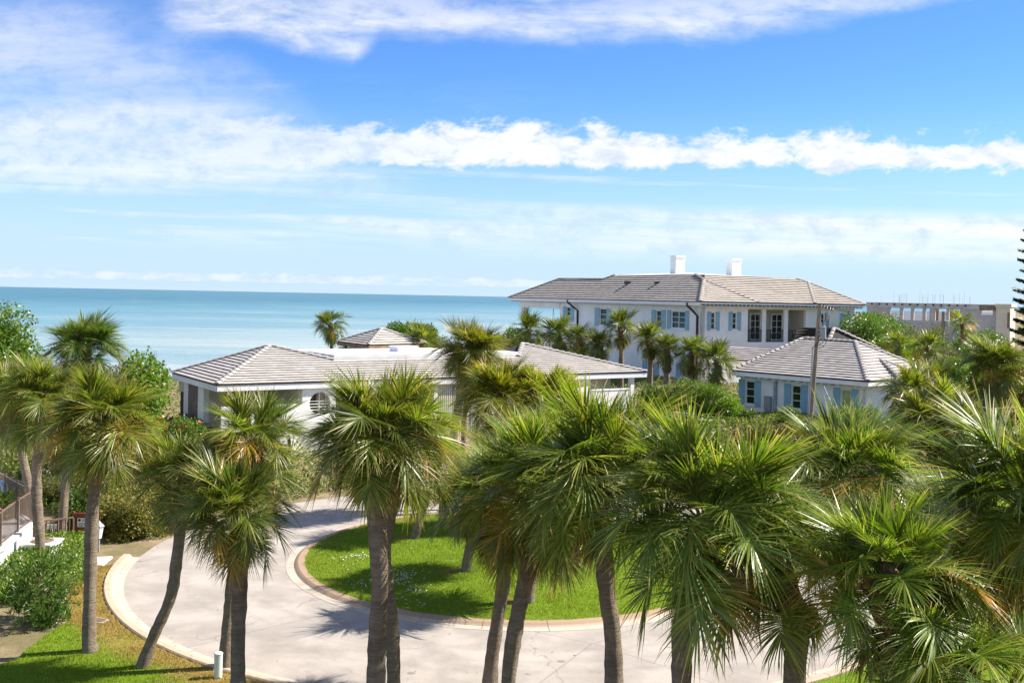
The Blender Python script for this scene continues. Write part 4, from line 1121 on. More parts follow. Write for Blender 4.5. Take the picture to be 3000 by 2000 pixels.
# ================================================================== PALMS
def frond_mesh(kind, seed, nseg, sec, dead=False):
    """One costapalmate fan leaf; the stalk leaves the origin along +X, Z is up, gravity already acts on it."""
    g = np.random.default_rng(seed)
    el, bend, lp, fan, droop, seg = {
        'spear': (R(g.uniform(74, 88)), R(6), g.uniform(0.35, 0.6), R(g.uniform(14, 30)), 0.12, 1.15),
        'upright': (R(g.uniform(55, 80)), R(14), g.uniform(0.6, 0.95), R(g.uniform(60, 95)), 0.22, 1.05),
        'mid': (R(g.uniform(24, 56)), R(24), g.uniform(0.75, 1.05), R(g.uniform(100, 130)), 0.42, 1.0),
        'low': (R(g.uniform(-14, 24)), R(28), g.uniform(0.75, 1.0), R(g.uniform(105, 135)), 0.60, 0.95),
        'hang': (R(g.uniform(-48, -18)), R(26), g.uniform(0.6, 0.9), R(g.uniform(95, 125)), 0.70, 0.9),
        'dead': (R(g.uniform(-72, -50)), R(25), g.uniform(0.5, 0.8), R(g.uniform(40, 75)), 1.4, 0.80)}[kind]
    V, F, T, N = [], [], [], []
    down = np.array([0, 0, -1.0])
    # stalk
    npet = 5; pts = []; p = np.zeros(3); e = el
    for i in range(npet + 1):
        pts.append(p.copy()); e = el - bend * (i / npet) ** 1.5; p = p + np.array([math.cos(e), 0, math.sin(e)]) * lp / npet
    pts = np.array(pts)
    for i, q in enumerate(pts):
        w = 0.030 * (1 - 0.55 * i / npet)
        V += [q + (0, w, 0.004), q + (0, -w, 0.004), q + (0, 0, -w)]; T += [0.0] * 3; N += [0.55] * 3
    for i in range(npet):
        o = i * 3
        for a, b_ in ((0, 1), (1, 2), (2, 0)): F.append((o + a, o + b_, o + 3 + b_, o + 3 + a))
    # midrib that curves back
    lc = 0.55 if kind not in ('spear', 'dead') else 0.35; nc = 8; cp, ct = [], []; q = pts[-1].copy(); cb = R({'spear': 4, 'upright': 22, 'mid': 44, 'low': 50, 'hang': 40, 'dead': 30}[kind])
    for i in range(nc + 1):
        ee = e - cb * (i / nc) ** 1.2; cp.append(q.copy()); ct.append(np.array([math.cos(ee), 0, math.sin(ee)])); q = q + ct[-1] * lc / nc
    side = np.array([0, 1.0, 0]); kap = R(g.uniform(6, 30)) if kind != 'dead' else R(-20)
    for i in range(nseg):
        w = -1 + 2 * (i + 0.5) / nseg; aw = abs(w); sg = 1 if w > 0 else -1
        ci = (1 - aw) * nc; i0 = min(int(ci), nc - 1); fr = ci - i0
        base = cp[i0] * (1 - fr) + cp[i0 + 1] * fr; tn = ct[i0] * (1 - fr) + ct[i0 + 1] * fr; tn /= np.linalg.norm(tn)
        nrm = np.cross(tn, side); nrm = -nrm if nrm[2] < 0 and kind != 'hang' else nrm
        ph = fan * aw ** 0.85 + g.normal(0, 0.05)
        d = tn * math.cos(ph) + (side * sg * math.cos(kap) + nrm * math.sin(kap)) * math.sin(ph)
        L = seg * (1 - 0.30 * aw ** 2) * g.uniform(0.78, 1.14)
        dr = droop * g.uniform(0.5, 1.5); brk = g.uniform(0.45, 0.8) if g.random() < 0.28 else 2.0
        wv = np.cross(d, nrm); wv /= np.linalg.norm(wv) + 1e-9
        roll = g.normal(0, 0.33); wv = wv * math.cos(roll) + np.cross(d, wv) * math.sin(roll)
        wmax = 0.0158 * g.uniform(0.75, 1.35) * (78 / nseg) ** 0.6; p = base.copy(); rn = g.uniform(0, 1); o = len(V); dd = d.copy()
        for j in range(sec + 1):
            s = j / sec; ww = wmax * (min(1.0, 0.35 + s * 2.6) if s < 0.3 else 1.0) * max(0.06, (1 - max(0, s - 0.25) / 0.75) ** 0.8)
            V += [p + wv * ww, p - wv * ww]; T += [s, s]; N += [rn, rn]
            bendv = dr * (s ** 1.6) * 0.62 + (0.85 if s > brk else 0)
            dd = d + down * bendv + g.normal(0, 0.02, 3); dd /= np.linalg.norm(dd)
            p = p + dd * L / sec
            wv = wv - dd * wv.dot(dd); wv /= np.linalg.norm(wv) + 1e-9
        for j in range(sec): F.append((o + 2 * j, o + 2 * j + 1, o + 2 * j + 3, o + 2 * j + 2))
    return np_mesh('frond', np.array(V), np.array(F), M['dead' if dead else 'frond'], {'t': np.array(T), 'rnd': np.array(N)}, smooth=False)


KINDS = {'spear': 4, 'upright': 9, 'mid': 12, 'low': 9, 'hang': 7, 'dead': 5}
FROND, FARFROND = {}, {}
for kd, n in KINDS.items():
    FROND[kd] = [frond_mesh(kd, 100 + i * 7 + len(kd) * 31, 78 if kd not in ('spear',) else 34, 5, kd == 'dead') for i in range(n)]
    FARFROND[kd] = [frond_mesh(kd, 500 + i * 7 + len(kd) * 31, 30 if kd not in ('spear',) else 16, 3, kd == 'dead') for i in range(max(2, n // 2))]


def stalk_mesh(seed):
    """spent flower stalk: a drooping, much branched tangle"""
    g = random.Random(seed); mb = MB()
    main = [Vector((0, 0, 0))]; d = Vector((0.8, 0, 0.35)).normalized()
    for i in range(7): main.append(main[-1] + d * 0.15); d = (d + Vector((0.0, g.uniform(-0.1, 0.1), -0.36))).normalized()
    mb.tube(main, [0.014 * (1 - i / 9) for i in range(8)], 4, False)
    for i in range(34):
        k = g.randint(2, 7); p = main[k].copy(); d = Vector((g.uniform(-0.6, 0.9), g.uniform(-1, 1), g.uniform(-0.7, 0.3))).normalized(); pts = [p.copy()]
        for j in range(4): p = p + d * g.uniform(0.05, 0.12); d = (d + Vector((g.uniform(-0.5, 0.5), g.uniform(-0.5, 0.5), -0.45))).normalized(); pts.append(p.copy())
        mb.tube(pts, 0.0045, 3, False)
        for j in range(3):
            q = pts[g.randint(1, 4)]; e = q + Vector((g.uniform(-0.12, 0.12), g.uniform(-0.12, 0.12), g.uniform(-0.16, 0.03))); mb.tube([q, e], 0.003, 3, False)
    return mb.mesh('flower_stalk', M['stalk'])
STALK = [stalk_mesh(s) for s in range(3)]


def boots_mesh(seed, h, r, big):
    """the bud and the criss-crossed stubs of cut leaf stalks below it; top of trunk at the origin"""
    g = random.Random(seed); mb = MB()
    mb.tube([(0, 0, -0.35), (0, 0, -0.05), (0, 0, 0.2), (0, 0, 0.42)], [r * 1.02, r * 1.15, r * 0.85, r * 0.25], 10)
    n = int(30 * (h / 0.6) * (1.3 if big else 1.0))
    for i in range(n):
        a = i * 2.4 + g.uniform(-0.2, 0.2); z = 0.25 - h * i / n; o = Vector((math.cos(a), math.sin(a), 0)); s = Vector((-o.y, o.x, 0)) * g.choice((-1, 1))
        L = g.uniform(0.12, 0.26) * (1.5 if big else 1.0); rr = r * 0.92
        p0 = o * rr + Vector((0, 0, z - 0.05)); p1 = o * (rr + L * 0.45) + s * L * 0.35 + Vector((0, 0, z + L * 0.75))
        w0, w1 = g.uniform(0.035, 0.055), g.uniform(0.018, 0.03); sd = Vector((-o.y, o.x, 0))
        mb.add([p0 - sd * w0, p0 + sd * w0, p1 + sd * w1, p1 - sd * w1, p0 - sd * w0 - o * 0.03, p0 + sd * w0 - o * 0.03, p1 + sd * w1 - o * 0.02, p1 - sd * w1 - o * 0.02], [(0, 1, 2, 3), (7, 6, 5, 4), (0, 4, 5, 1), (1, 5, 6, 2), (2, 6, 7, 3), (3, 7, 4, 0)])
    return mb.mesh('crown', M['boots'])
BOOTS = {(b_, k): boots_mesh(k, 1.5 if b_ else 0.95, 0.19, b_) for b_ in (False, True) for k in range(3)}


def palm(label, crown_px, D, rad, base=None, via=(), tint=(1, 1, 1), n=(4, 9, 15, 12, 7, 3), trunk_r=0.17, far=False, boots=False, stalks=2, seed=0, ground=None, group=None, wind=0.0, azrange=None):
    """crown_px: centre of the head in the 2352-wide view; D its distance; base/via: trunk pixels at the same distance"""
    g = random.Random(seed * 13 + 5)
    c = at_d(crown_px[0] * DS, crown_px[1] * DS, D)
    if base is not None and len(base) == 2: bp = at_d(base[0] * DS, base[1] * DS, D)
    else: bp = Vector((c.x, c.y, 0)) if base is None else Vector(base)
    by = bp.y if base is not None else c.y
    zg = tz(bp.x, by) if ground is None else ground
    if base is not None and len(base) == 2 and bp.z > zg + 0.05:      # the trunk leaves the frame: follow it to the ground
        last = at_d(via[0][0] * DS, via[0][1] * DS, D) if via else c
        d = bp - last; d = d / max(1e-3, -d.z); d.x *= 0.4; bp = bp + d * (bp.z - zg)
    root = empty('palm_tree', (bp.x, bp.y, zg - 0.04))
    tag(root, label, 'palm tree', group or 'cabbage palms')
    o = root.location
    sc = rad / (2.12 if not far else 1.8)
    top = c + Vector((0, 0, -0.12 * rad))
    pts = [Vector((0, 0, 0))] + [at_d(p[0] * DS, p[1] * DS, D) - o for p in via] + [top - o]
    pts = [p for i, p in enumerate(pts) if i == 0 or p.z > pts[i - 1].z]
    if len(pts) == 2:
        q = pts[0].lerp(pts[1], 0.55); q += Vector((g.uniform(-0.12, 0.12), g.uniform(-0.12, 0.12), 0)); pts.insert(1, q)
    # smooth curve through the points
    P = [pts[0] * 2 - pts[1]] + pts + [pts[-1] * 2 - pts[-2]]; cur = []
    for i in range(1, len(P) - 2):
        m_ = max(4, int((P[i + 1] - P[i]).length / (0.16 if not far else 0.4)))
        for k in range(m_):
            t_ = k / m_; cur.append(0.5 * ((2 * P[i]) + (P[i + 1] - P[i - 1]) * t_ + (2 * P[i - 1] - 5 * P[i] + 4 * P[i + 1] - P[i + 2]) * t_ ** 2 + (-P[i - 1] + 3 * P[i] - 3 * P[i + 1] + P[i + 2]) * t_ ** 3))
    cur.append(pts[-1])
    H_ = pts[-1].z; rads = []
    for q in cur:
        k = max(q.z, 0) / H_; rads.append(trunk_r * (1.0 + 0.28 * math.exp(-q.z / 0.35) - 0.10 * k + 0.05 * math.sin(q.z * 2.1 + seed)) * g.uniform(0.93, 1.07))
    mb = MB(); mb.tube(cur, rads, 8 if far else 14, True, 0.06); ns_ = 8 if far else 14; mb.t = [min(1.0, max(q.z, 0) / H_) for q in cur for _ in range(ns_)]; mb.build('trunk', M['trunk'], root, smooth=True)
    cr = link('crown', BOOTS[(boots, seed % 3)], root, top - o, (g.uniform(-0.22, 0.22), g.uniform(-0.22, 0.22), g.uniform(0, 6.28)), trunk_r / 0.185)
    vary = g.uniform(0.85, 1.15)
    k0 = sc / (trunk_r / 0.185)
    lib = FARFROND if far else FROND; a = g.uniform(0, 6.28)
    for kd, cnt in zip(('spear', 'upright', 'mid', 'low', 'hang', 'dead'), n):
        for i in range(max(1, round(cnt * vary * g.uniform(0.85, 1.15))) if cnt else 0):
            a += 2.39996 + g.uniform(-0.35, 0.35)
            az = a
            if wind: az = math.atan2(math.sin(a) , math.cos(a) - wind * (0.35 + 0.4 * g.random()))
            s = k0 * g.uniform(0.72, 1.16) * (0.9 if kd == 'dead' else 1.0)
            f = link('frond', g.choice(lib[kd]), cr, (0, 0, g.uniform(-0.05, 0.22) if kd not in ('hang', 'dead') else g.uniform(-0.2, 0.0)), (g.uniform(-0.45, 0.45), g.uniform(-0.20, 0.20), az), s)
            j = g.uniform(0.72, 1.3); w_ = g.uniform(-0.05, 0.07)
            f.color = (tint[0] * j * (1 + w_), tint[1] * j, tint[2] * j * (1 - w_), 1.0)
            if kd in ('low', 'hang') and g.random() < 0.16: f.color = (2.3 * j, 1.25 * j, 1.1 * j, 1.0)          # yellowing old leaf
    for i in range(stalks):
        link('flower_stalk', STALK[(seed + i) % 3], cr, (0, 0, 0), (0, g.uniform(-0.2, 0.5), g.uniform(0, 6.28)), k0 * g.uniform(0.8, 1.15))
    return root


YEL, MID, DRK, BLU = (1.6, 1.35, 0.9), (1.15, 1.1, 0.95), (0.85, 0.90, 0.85), (0.90, 1.0, 1.15)
BIGN = (6, 17, 22, 17, 12, 6)
# left side
palm('straight palm on the verge grass, its grey trunk nearest the low hedge', (238, 975), 28.0, 1.85, (208, 1503), [(205, 1440), (208, 1300), (214, 1150)], (1.28, 1.18, 0.92), BIGN, 0.178, seed=1)
palm('short leaning palm whose bent trunk curves over the pale kerb', (425, 1105), 26.9, 1.45, (322, 1538), [(352, 1462), (392, 1370), (408, 1270)], MID, (5, 14, 17, 12, 6, 2), 0.155, seed=2)
palm('palm rising from the low hedge beside the white air conditioner', (92, 925), 36.0, 1.85, (95, 1330), [(92, 1240), (84, 1120)], MID, BIGN, 0.185, seed=3, ground=0.0)
palm('leaning palm at the left edge next to the brown railing', (28, 905), 38.0, 1.9, (86, 1325), [(82, 1200), (55, 1060)], (1.25, 1.12, 0.9), BIGN, 0.165, seed=4, ground=0.0)
palm('slender palm behind the low hedge with rusty hanging fronds', (160, 985), 40.0, 1.65, (140, 1262), [(143, 1210), (152, 1090)], (1.3, 1.05, 0.8), (3, 7, 12, 12, 9, 8), 0.165, seed=5, ground=0.0)
palm('round-headed palm standing against the sea behind the verge palms', (197, 800), 50.0, 2.15, None, (), (0.85, 1.0, 0.9), (8, 24, 22, 14, 10, 8), 0.20, seed=6)
palm('low-crowned palm in front, paired beside the white bollard', (548, 1178), 23.5, 1.55, (548, 1620), [(547, 1470), (551, 1330)], MID, BIGN, 0.182, seed=7, stalks=3)
palm('taller palm behind the low-crowned one near the bollard', (585, 1020), 27.0, 1.75, (520, 1600), [(519, 1500), (528, 1390), (545, 1250)], (1.22, 1.15, 0.95), (4, 12, 16, 12, 9, 4), 0.165, seed=8, stalks=3)
palm('left palm of the crossed pair with its thick front trunk', (862, 1005), 20.5, 1.75, (862, 1620), [(866, 1480), (872, 1340), (866, 1200)], (1.25, 1.15, 0.95), BIGN, 0.190, seed=9, stalks=4)
palm('right palm of the crossed pair with its thinner mossy trunk', (930, 1010), 24.5, 1.70, (906, 1620), [(902, 1480), (892, 1350), (885, 1240)], (1.3, 1.2, 0.95), BIGN, 0.170, seed=10, stalks=3)
# on the island
palm('leaning palm at the back of the grass island', (1000, 1060), 40.7, 1.45, (948, 1257), [(958, 1215)], MID, (3, 8, 12, 10, 7, 3), 0.17, seed=11)
palm('dark leaning palm growing in the middle of the grass island', (1082, 1140), 35.9, 1.85, (1066, 1338), [(1073, 1290), (1082, 1230)], DRK, BIGN, 0.165, seed=12)
palm('palm at the near side of the grass island behind the paired trunks', (1250, 1060), 33.0, 2.2, (1215, 1396), [(1218, 1340)], MID, BIGN, 0.17, seed=13)
# front row, middle and right
palm('left palm of the paired trunks below the screen wall', (1150, 1150), 26.0, 1.95, (1124, 1620), [(1130, 1510), (1148, 1390), (1158, 1310)], (1.2, 1.18, 0.95), BIGN, 0.178, seed=14, wind=0.5)
palm('right palm of the paired trunks below the screen wall', (1225, 1140), 23.0, 2.05, (1163, 1620), [(1170, 1540), (1186, 1430), (1205, 1330)], (1.15, 1.15, 0.95), BIGN, 0.182, seed=15, wind=0.5)
palm('tall front palm with long upright fronds before the screen wall', (1375, 1100), 20.0, 2.15, (1414, 1620), [(1408, 1480), (1395, 1370)], (1.2, 1.2, 1.0), (9, 20, 18, 13, 9, 2), 0.188, seed=16, stalks=3, wind=0.35)
palm('largest dark green palm head in the front row', (1625, 1195), 17.2, 2.1, (1567, 1640), [(1566, 1500), (1570, 1420)], (1.15, 1.18, 0.98), (7, 17, 20, 17, 11, 2), 0.185, seed=17, stalks=3)
palm('lower front palm just right of the largest palm head', (1800, 1285), 17.4, 1.55, (1820, 1640), [(1826, 1520), (1838, 1440)], (1.1, 1.15, 0.95), (5, 13, 18, 14, 8, 2), 0.19, seed=18)
palm('broad palm head with dry stalks below the garage wall', (1945, 1095), 23.0, 2.1, (2075, 1640), [(2030, 1440)], (1.2, 1.22, 1.0), (8, 20, 20, 15, 9, 3), 0.18, seed=19, stalks=6)
palm('short young palm with a booted trunk at the bottom edge', (2052, 1345), 15.0, 1.6, (2085, 1640), [(2078, 1520)], (1.2, 1.25, 0.95), (7, 16, 17, 12, 7, 1), 0.24, seed=20, boots=True)
palm('palm cut off by the right edge with brown tipped fronds', (2375, 1170), 16.5, 2.1, None, (), (1.15, 1.15, 0.9), BIGN, 0.18, seed=21)
palm('low palm in the bottom corner over the bright lawn', (2215, 1530), 14.3, 1.5, None, (), (1.1, 1.2, 0.9), (2, 6, 12, 10, 4, 0), 0.16, seed=22, stalks=0)
palm('palm head between the largest palm and the broad stalky one', (1755, 1185), 25.5, 1.85, (1824, 1600), [(1818, 1460)], (1.1, 1.12, 0.95), BIGN, 0.18, seed=29, stalks=3)
palm('palm head behind the brown tipped fronds at the right', (2190, 1255), 20.5, 1.8, (2090, 1660), [(2110, 1500)], (1.05, 1.1, 0.9), BIGN, 0.18, seed=30, stalks=3)
# middle distance
palm('palm with a leaning trunk standing in front of the flat roof', (1085, 815), 47.0, 1.95, (1040, 985), [(1052, 935), (1070, 875)], (1.3, 1.1, 0.85), (7, 22, 22, 15, 10, 8), 0.20, seed=23)
palm('bare slim palm beside the leaning trunk by the slatted screen', (1098, 845), 48.0, 1.45, (1066, 985), [(1068, 950), (1080, 890)], (1.3, 1.05, 0.8), (2, 4, 8, 9, 8, 8), 0.14, seed=24, stalks=0)
palm('yellow-green palm in front of the low house, left one', (1150, 920), 43.0, 2.1, None, (), YEL, (6, 18, 22, 15, 9, 9), 0.18, seed=25)
palm('yellow-green palm in front of the low house, right one', (1250, 930), 43.5, 2.15, None, (), (1.55, 1.35, 0.9), (6, 18, 22, 15, 9, 6), 0.18, seed=26)
palm('palm with thin trunk in the scrub, right of the garage wing', (2280, 845), 52.0, 2.0, (2260, 1030), [(2264, 960), (2270, 900)], (1.15, 1.05, 0.8), (6, 18, 20, 14, 10, 6), 0.165, seed=27)
for k, (p, D, r_, lb) in enumerate([((2088, 900), 50.0, 1.5, 'ragged shrub palm touching the garage eave'), ((2135, 890), 53.0, 1.6, 'shrub palm with orange tips left of the thin palm'), ((2165, 950), 49.0, 1.7, 'bushy shrub palm with tan stems in the scrub'), ((2115, 965), 48.0, 1.6, 'half-dead shrub palm below the garage corner'), ((2215, 990), 47.0, 1.5, 'small shrub palm at the foot of the thin palm'), ((2345, 905), 55.0, 1.9, 'palm at the right edge behind the brown tipped fronds')]):
    palm(lb, p, D, r_, None, (), (1.2, 1.1, 0.8), (3, 11, 15, 13, 10, 9), 0.14, far=True, seed=40 + k, group='shrub palms in the scrub', stalks=0)
row = [((1213, 762), 0.95, 78, None), ((1283, 772), 0.9, 77, None), ((1335, 780), 0.75, 76, (1338, 835)), ((1378, 792), 0.78, 75, (1380, 840)), ((1427, 752), 0.9, 74, (1427, 870)), ((1492, 780), 0.8, 72, (1492, 880)), ((1532, 805), 0.68, 71, (1532, 890)), ((1588, 815), 0.85, 70, (1590, 900)), ((1648, 830), 0.98, 69, (1640, 905))]
rl = ['first palm of the row below the big house, nearest the open loggia', 'second palm of the row below the big house', 'short third palm of the row, in front of the downpipe', 'fourth palm of the row below the second shuttered window', 'tallest palm of the row, hiding part of a shuttered window', 'palm with shaggy trunk right of the tallest one in the row', 'small palm with a pale booted trunk in the row', 'palm beside the end of the row, under the downpipe', 'wide palm at the end of the row by the garage roof']
for k, (p, r_, D, bs) in enumerate(row):
    palm(rl[k], p, D, r_ * 1.7, bs, (), (0.92, 0.9, 0.8), (5, 14, 16, 12, 9, 7), 0.19 if k != 6 else 0.21, far=True, boots=k in (3, 5, 6), seed=60 + k, group='palms along the big house', stalks=0)
palm('lone dark palm on the dune left of the pavilion', (760, 748), 86.0, 1.55, (758, 812), (), (0.95, 0.95, 0.8), (3, 10, 14, 12, 9, 4), 0.17, far=True, seed=80, stalks=0)
palm('bushy palm on the dune right of the pavilion', (975, 790), 83.0, 1.75, None, (), (1.1, 1.05, 0.85), (3, 10, 14, 12, 9, 4), 0.17, far=True, seed=81, stalks=0)
for k, (p, D, r_, lb) in enumerate([((2130, 800), 68, 1.4, 'small palm among the sea grapes behind the link roof'), ((2060, 790), 72, 1.2, 'young palm right of the tall link roof'), ((2210, 745), 105, 1.7, 'palm with arching fronds before the unfinished building')]):
    palm(lb, p, D, r_, None, (), (1.2, 1.15, 0.8), (3, 9, 12, 9, 5, 2), 0.15, far=True, seed=90 + k, group='palms among the sea grapes', stalks=0)

# ================================================================== SHRUBS
LEAF = {'round': np.array([(0, 0, 0), (0.55, 0.45, 0.06), (1.0, 0, 0), (0.55, -0.45, 0.06)]), 'oval': np.array([(0, 0, 0), (0.5, 0.26, 0.05), (1.0, 0, -0.05), (0.5, -0.26, 0.05)]), 'lance': np.array([(0, 0, 0), (0.4, 0.085, 0.02), (1.0, 0, -0.08), (0.4, -0.085, 0.02)])}


def foliage_mesh(name, lobes, n, leaf, size, mat, seed, shell=0.35, up=0.35, whorl=1):
    """n leaves spread through ellipsoid lobes (x, y, z, rx, ry, rz)"""
    g = np.random.default_rng(seed); L = np.array(lobes); vol = L[:, 3] * L[:, 4] * L[:, 5]; pick = g.choice(len(L), n, p=vol / vol.sum())
    d = g.normal(size=(n, 3)); d /= np.linalg.norm(d, axis=1)[:, None]
    r = 1 - shell * g.random(n) ** 1.6 + 0.10 * np.abs(g.normal(size=n)) * (g.random(n) < 0.25)
    r *= 1 + 0.13 * np.sin(d[:, 0] * 6 + L[pick, 0] * 3) * np.sin(d[:, 1] * 5 + L[pick, 1]) + 0.08 * np.sin(d[:, 2] * 9)
    C = L[pick, :3] + d * L[pick, 3:] * r[:, None]
    keep = C[:, 2] > 0.02; C, d = C[keep], d[keep]
    if whorl > 1: C, d = np.repeat(C, whorl, 0), np.repeat(d, whorl, 0)
    n = len(C)
    out = d * 0.9 + g.normal(size=(n, 3)) * 0.75 + np.array([0, 0, up]); out /= np.linalg.norm(out, axis=1)[:, None]
    nr = g.normal(size=(n, 3)) * 0.6 + d * 0.4 + np.array([0, 0, 0.8]); sd = np.cross(out, nr); sd /= np.linalg.norm(sd, axis=1)[:, None] + 1e-9; nr = np.cross(sd, out)
    s = size * g.uniform(0.65, 1.3, n); lf = LEAF[leaf]
    V = C[:, None, :] + s[:, None, None] * (out[:, None, :] * lf[None, :, 0, None] + sd[:, None, :] * lf[None, :, 1, None] + nr[:, None, :] * lf[None, :, 2, None])
    F = np.arange(4 * n).reshape(-1, 4); rnd = np.repeat(g.random(n), 4)
    return np_mesh(name, V.reshape(-1, 3), F, M[mat], {'rnd': rnd})


def twig_mesh(seed, h, spread, n, mat='twig', r=0.02):
    g = random.Random(seed); mb = MB()
    for i in range(n):
        a = g.uniform(0, 6.28); p = Vector((g.uniform(-0.15, 0.15) * spread, g.uniform(-0.15, 0.15) * spread, -0.15)); d = Vector((math.cos(a) * g.uniform(0.1, 0.7), math.sin(a) * g.uniform(0.1, 0.7), 1)).normalized(); pts = [p.copy()]
        for j in range(5): p = p + Vector((d.x * spread, d.y * spread, d.z * h)) * 0.22 * g.uniform(0.8, 1.1); d = (d + Vector((g.uniform(-0.3, 0.3), g.uniform(-0.3, 0.3), 0))).normalized(); pts.append(p.copy())
        mb.tube(pts, [r * (1 - j / 6.5) for j in range(6)], 4, False)
        for k in range(4):
            q = pts[g.randint(2, 5)]; e = q + Vector((g.uniform(-0.3, 0.3) * spread, g.uniform(-0.3, 0.3) * spread, g.uniform(0.05, 0.35) * h)); mb.tube([q, q.lerp(e, 0.5) + Vector((0.03, 0.02, 0.03)), e], r * 0.35, 3, False)
    return mb.mesh('stems', M[mat])


def lobes_of(seed, w, d, hh):
    """a spreading mass of lobes w x d x hh metres standing on z=0"""
    g = random.Random(seed); out = [(0, 0, hh * 0.42, w * 0.34, d * 0.34, hh * 0.42)]
    for i in range(12):
        a = i * 2.4 + g.uniform(-0.4, 0.4); rr = g.uniform(0.18, 0.34); s = g.uniform(0.15, 0.24) * (w + hh) / 2
        z = g.uniform(0.18, 0.95) * hh - s * 0.5; k = 1.15 - 0.5 * max(0, z / hh)
        out.append((rr * w * k * math.cos(a), rr * d * k * math.sin(a), max(z, s * 0.4), s, s, s * 0.85))
    return out


SPEC = {'seagrape': ('round', 0.155, 'seagrape', 200, 0.5), 'olive': ('oval', 0.115, 'olive', 420, 0.5), 'hedge': ('oval', 0.105, 'hedge', 460, 0.4), 'dry': ('oval', 0.09, 'drybrush', 130, 0.9), 'oleander': ('lance', 0.20, 'hedge', 42, 0.5)}


def shrub(kind, k, u_, v_, D, w, hh, label, cat='shrub', group=None, tint=(1, 1, 1), name=None, depth=None, zabs=None):
    """(u_, v_): where its top centre shows in the 2352-wide view; w and hh its width and least height in metres"""
    p = at_d(u_ * DS, v_ * DS, D); zg = (tz(p.x, p.y) if zabs is None else zabs) - 0.1
    height = max(hh * 0.5, p.z - zg); d = depth or w
    root = empty(name or {'seagrape': 'sea_grape', 'olive': 'scrub_bush', 'hedge': 'green_bush', 'dry': 'dry_bush'}[kind], (p.x, p.y, p.z - height)); tag(root, label, cat, group)
    seed = int(abs(u_ * 7 + v_ * 3 + k)); leaf, size, mat, dens, shell = SPEC[kind]
    n = int(dens * (w * d * 0.8 + (w + d) * min(height, hh * 1.1) * 1.3)); lob = lobes_of(seed, w, d, height)
    if height > hh * 1.2: lob = [l for l in lob if l[2] + l[5] > height - hh * 1.2]
    fo = link('foliage', foliage_mesh('foliage', lob, min(n, 12000), leaf, size, mat, seed, shell, 0.35 if kind != 'oleander' else 0.8, 7 if kind == 'oleander' else 1), root); fo.color = (*tint, 1)
    link('stems', twig_mesh(seed, height * 0.8, w * 0.55 / max(height * 0.8, 0.1) * height * 0.5, 26 if kind == 'dry' else 8, r=0.016 if kind == 'dry' else 0.022), root, kind='stuff')
    return root


G1 = 'sea grapes along the dune'
# sea grapes, left
shrub('seagrape', 0, 8, 692, 60, 4.2, 5.4, 'large bright sea grape at the left edge against the sea', group=G1, tint=(1.2, 1.15, 1))
shrub('seagrape', 1, -10, 765, 57, 3.0, 4.2, 'lower sea grape lobe under the large one at the left edge', group=G1, tint=(1.1, 1.1, 1))
shrub('seagrape', 2, 318, 790, 50, 2.2, 4.6, 'sea grape poking out between the verge palms and the roof corner', group=G1, tint=(1.35, 1.3, 1))
shrub('seagrape', 3, 355, 805, 51, 1.2, 3.6, 'thin sea grape sprig right at the roof corner of the low house', group=G1, tint=(1.35, 1.3, 1))
shrub('olive', 0, 130, 815, 62, 4.0, 3.2, 'dull scrub bush behind the verge palms at the dune', group=G1)
shrub('olive', 1, 265, 830, 56, 3.4, 3.0, 'dull scrub bush beside the round-headed palm', group=G1)
# dune line around the pavilion
for k, (u_, v_, D, w, hh, kd) in enumerate([(735, 800, 84, 3.2, 2.6, 'seagrape'), (800, 790, 86, 3.4, 3.0, 'olive'), (835, 762, 90, 3.0, 3.6, 'seagrape'), (905, 742, 92, 3.6, 4.2, 'seagrape'), (945, 725, 95, 3.6, 4.8, 'seagrape'), (985, 745, 94, 3.2, 4.2, 'seagrape'), (1020, 770, 92, 3.4, 3.6, 'olive'), (1140, 752, 96, 3.4, 4.2, 'olive'), (1175, 740, 98, 3.2, 4.4, 'seagrape'), (1235, 782, 92, 4.2, 3.4, 'olive'), (1305, 790, 90, 4.2, 3.6, 'olive'), (690, 818, 82, 3.2, 2.2, 'olive')]):
    lab = ['sea grape at the foot of the lone dune palm', 'scrub bush under the lone dune palm', 'sea grape left of the pavilion roof', 'sea grape behind the pavilion roof tip', 'tallest dark sea grape behind the pavilion', 'sea grape right of the tallest one on the dune', 'scrub right of the pavilion below the sea', 'scrub left of the open loggia', 'sea grape just left of the loggia column', 'scrub under the loggia of the big house', 'scrub under the first shuttered window', 'scrub at the flat roof edge left of the dune palm'][k]
    shrub(kd, k % 4, u_, v_, D, w, hh, lab, group=G1, tint=(0.95, 0.95, 0.9) if kd == 'seagrape' else (0.9, 1.0, 0.9))
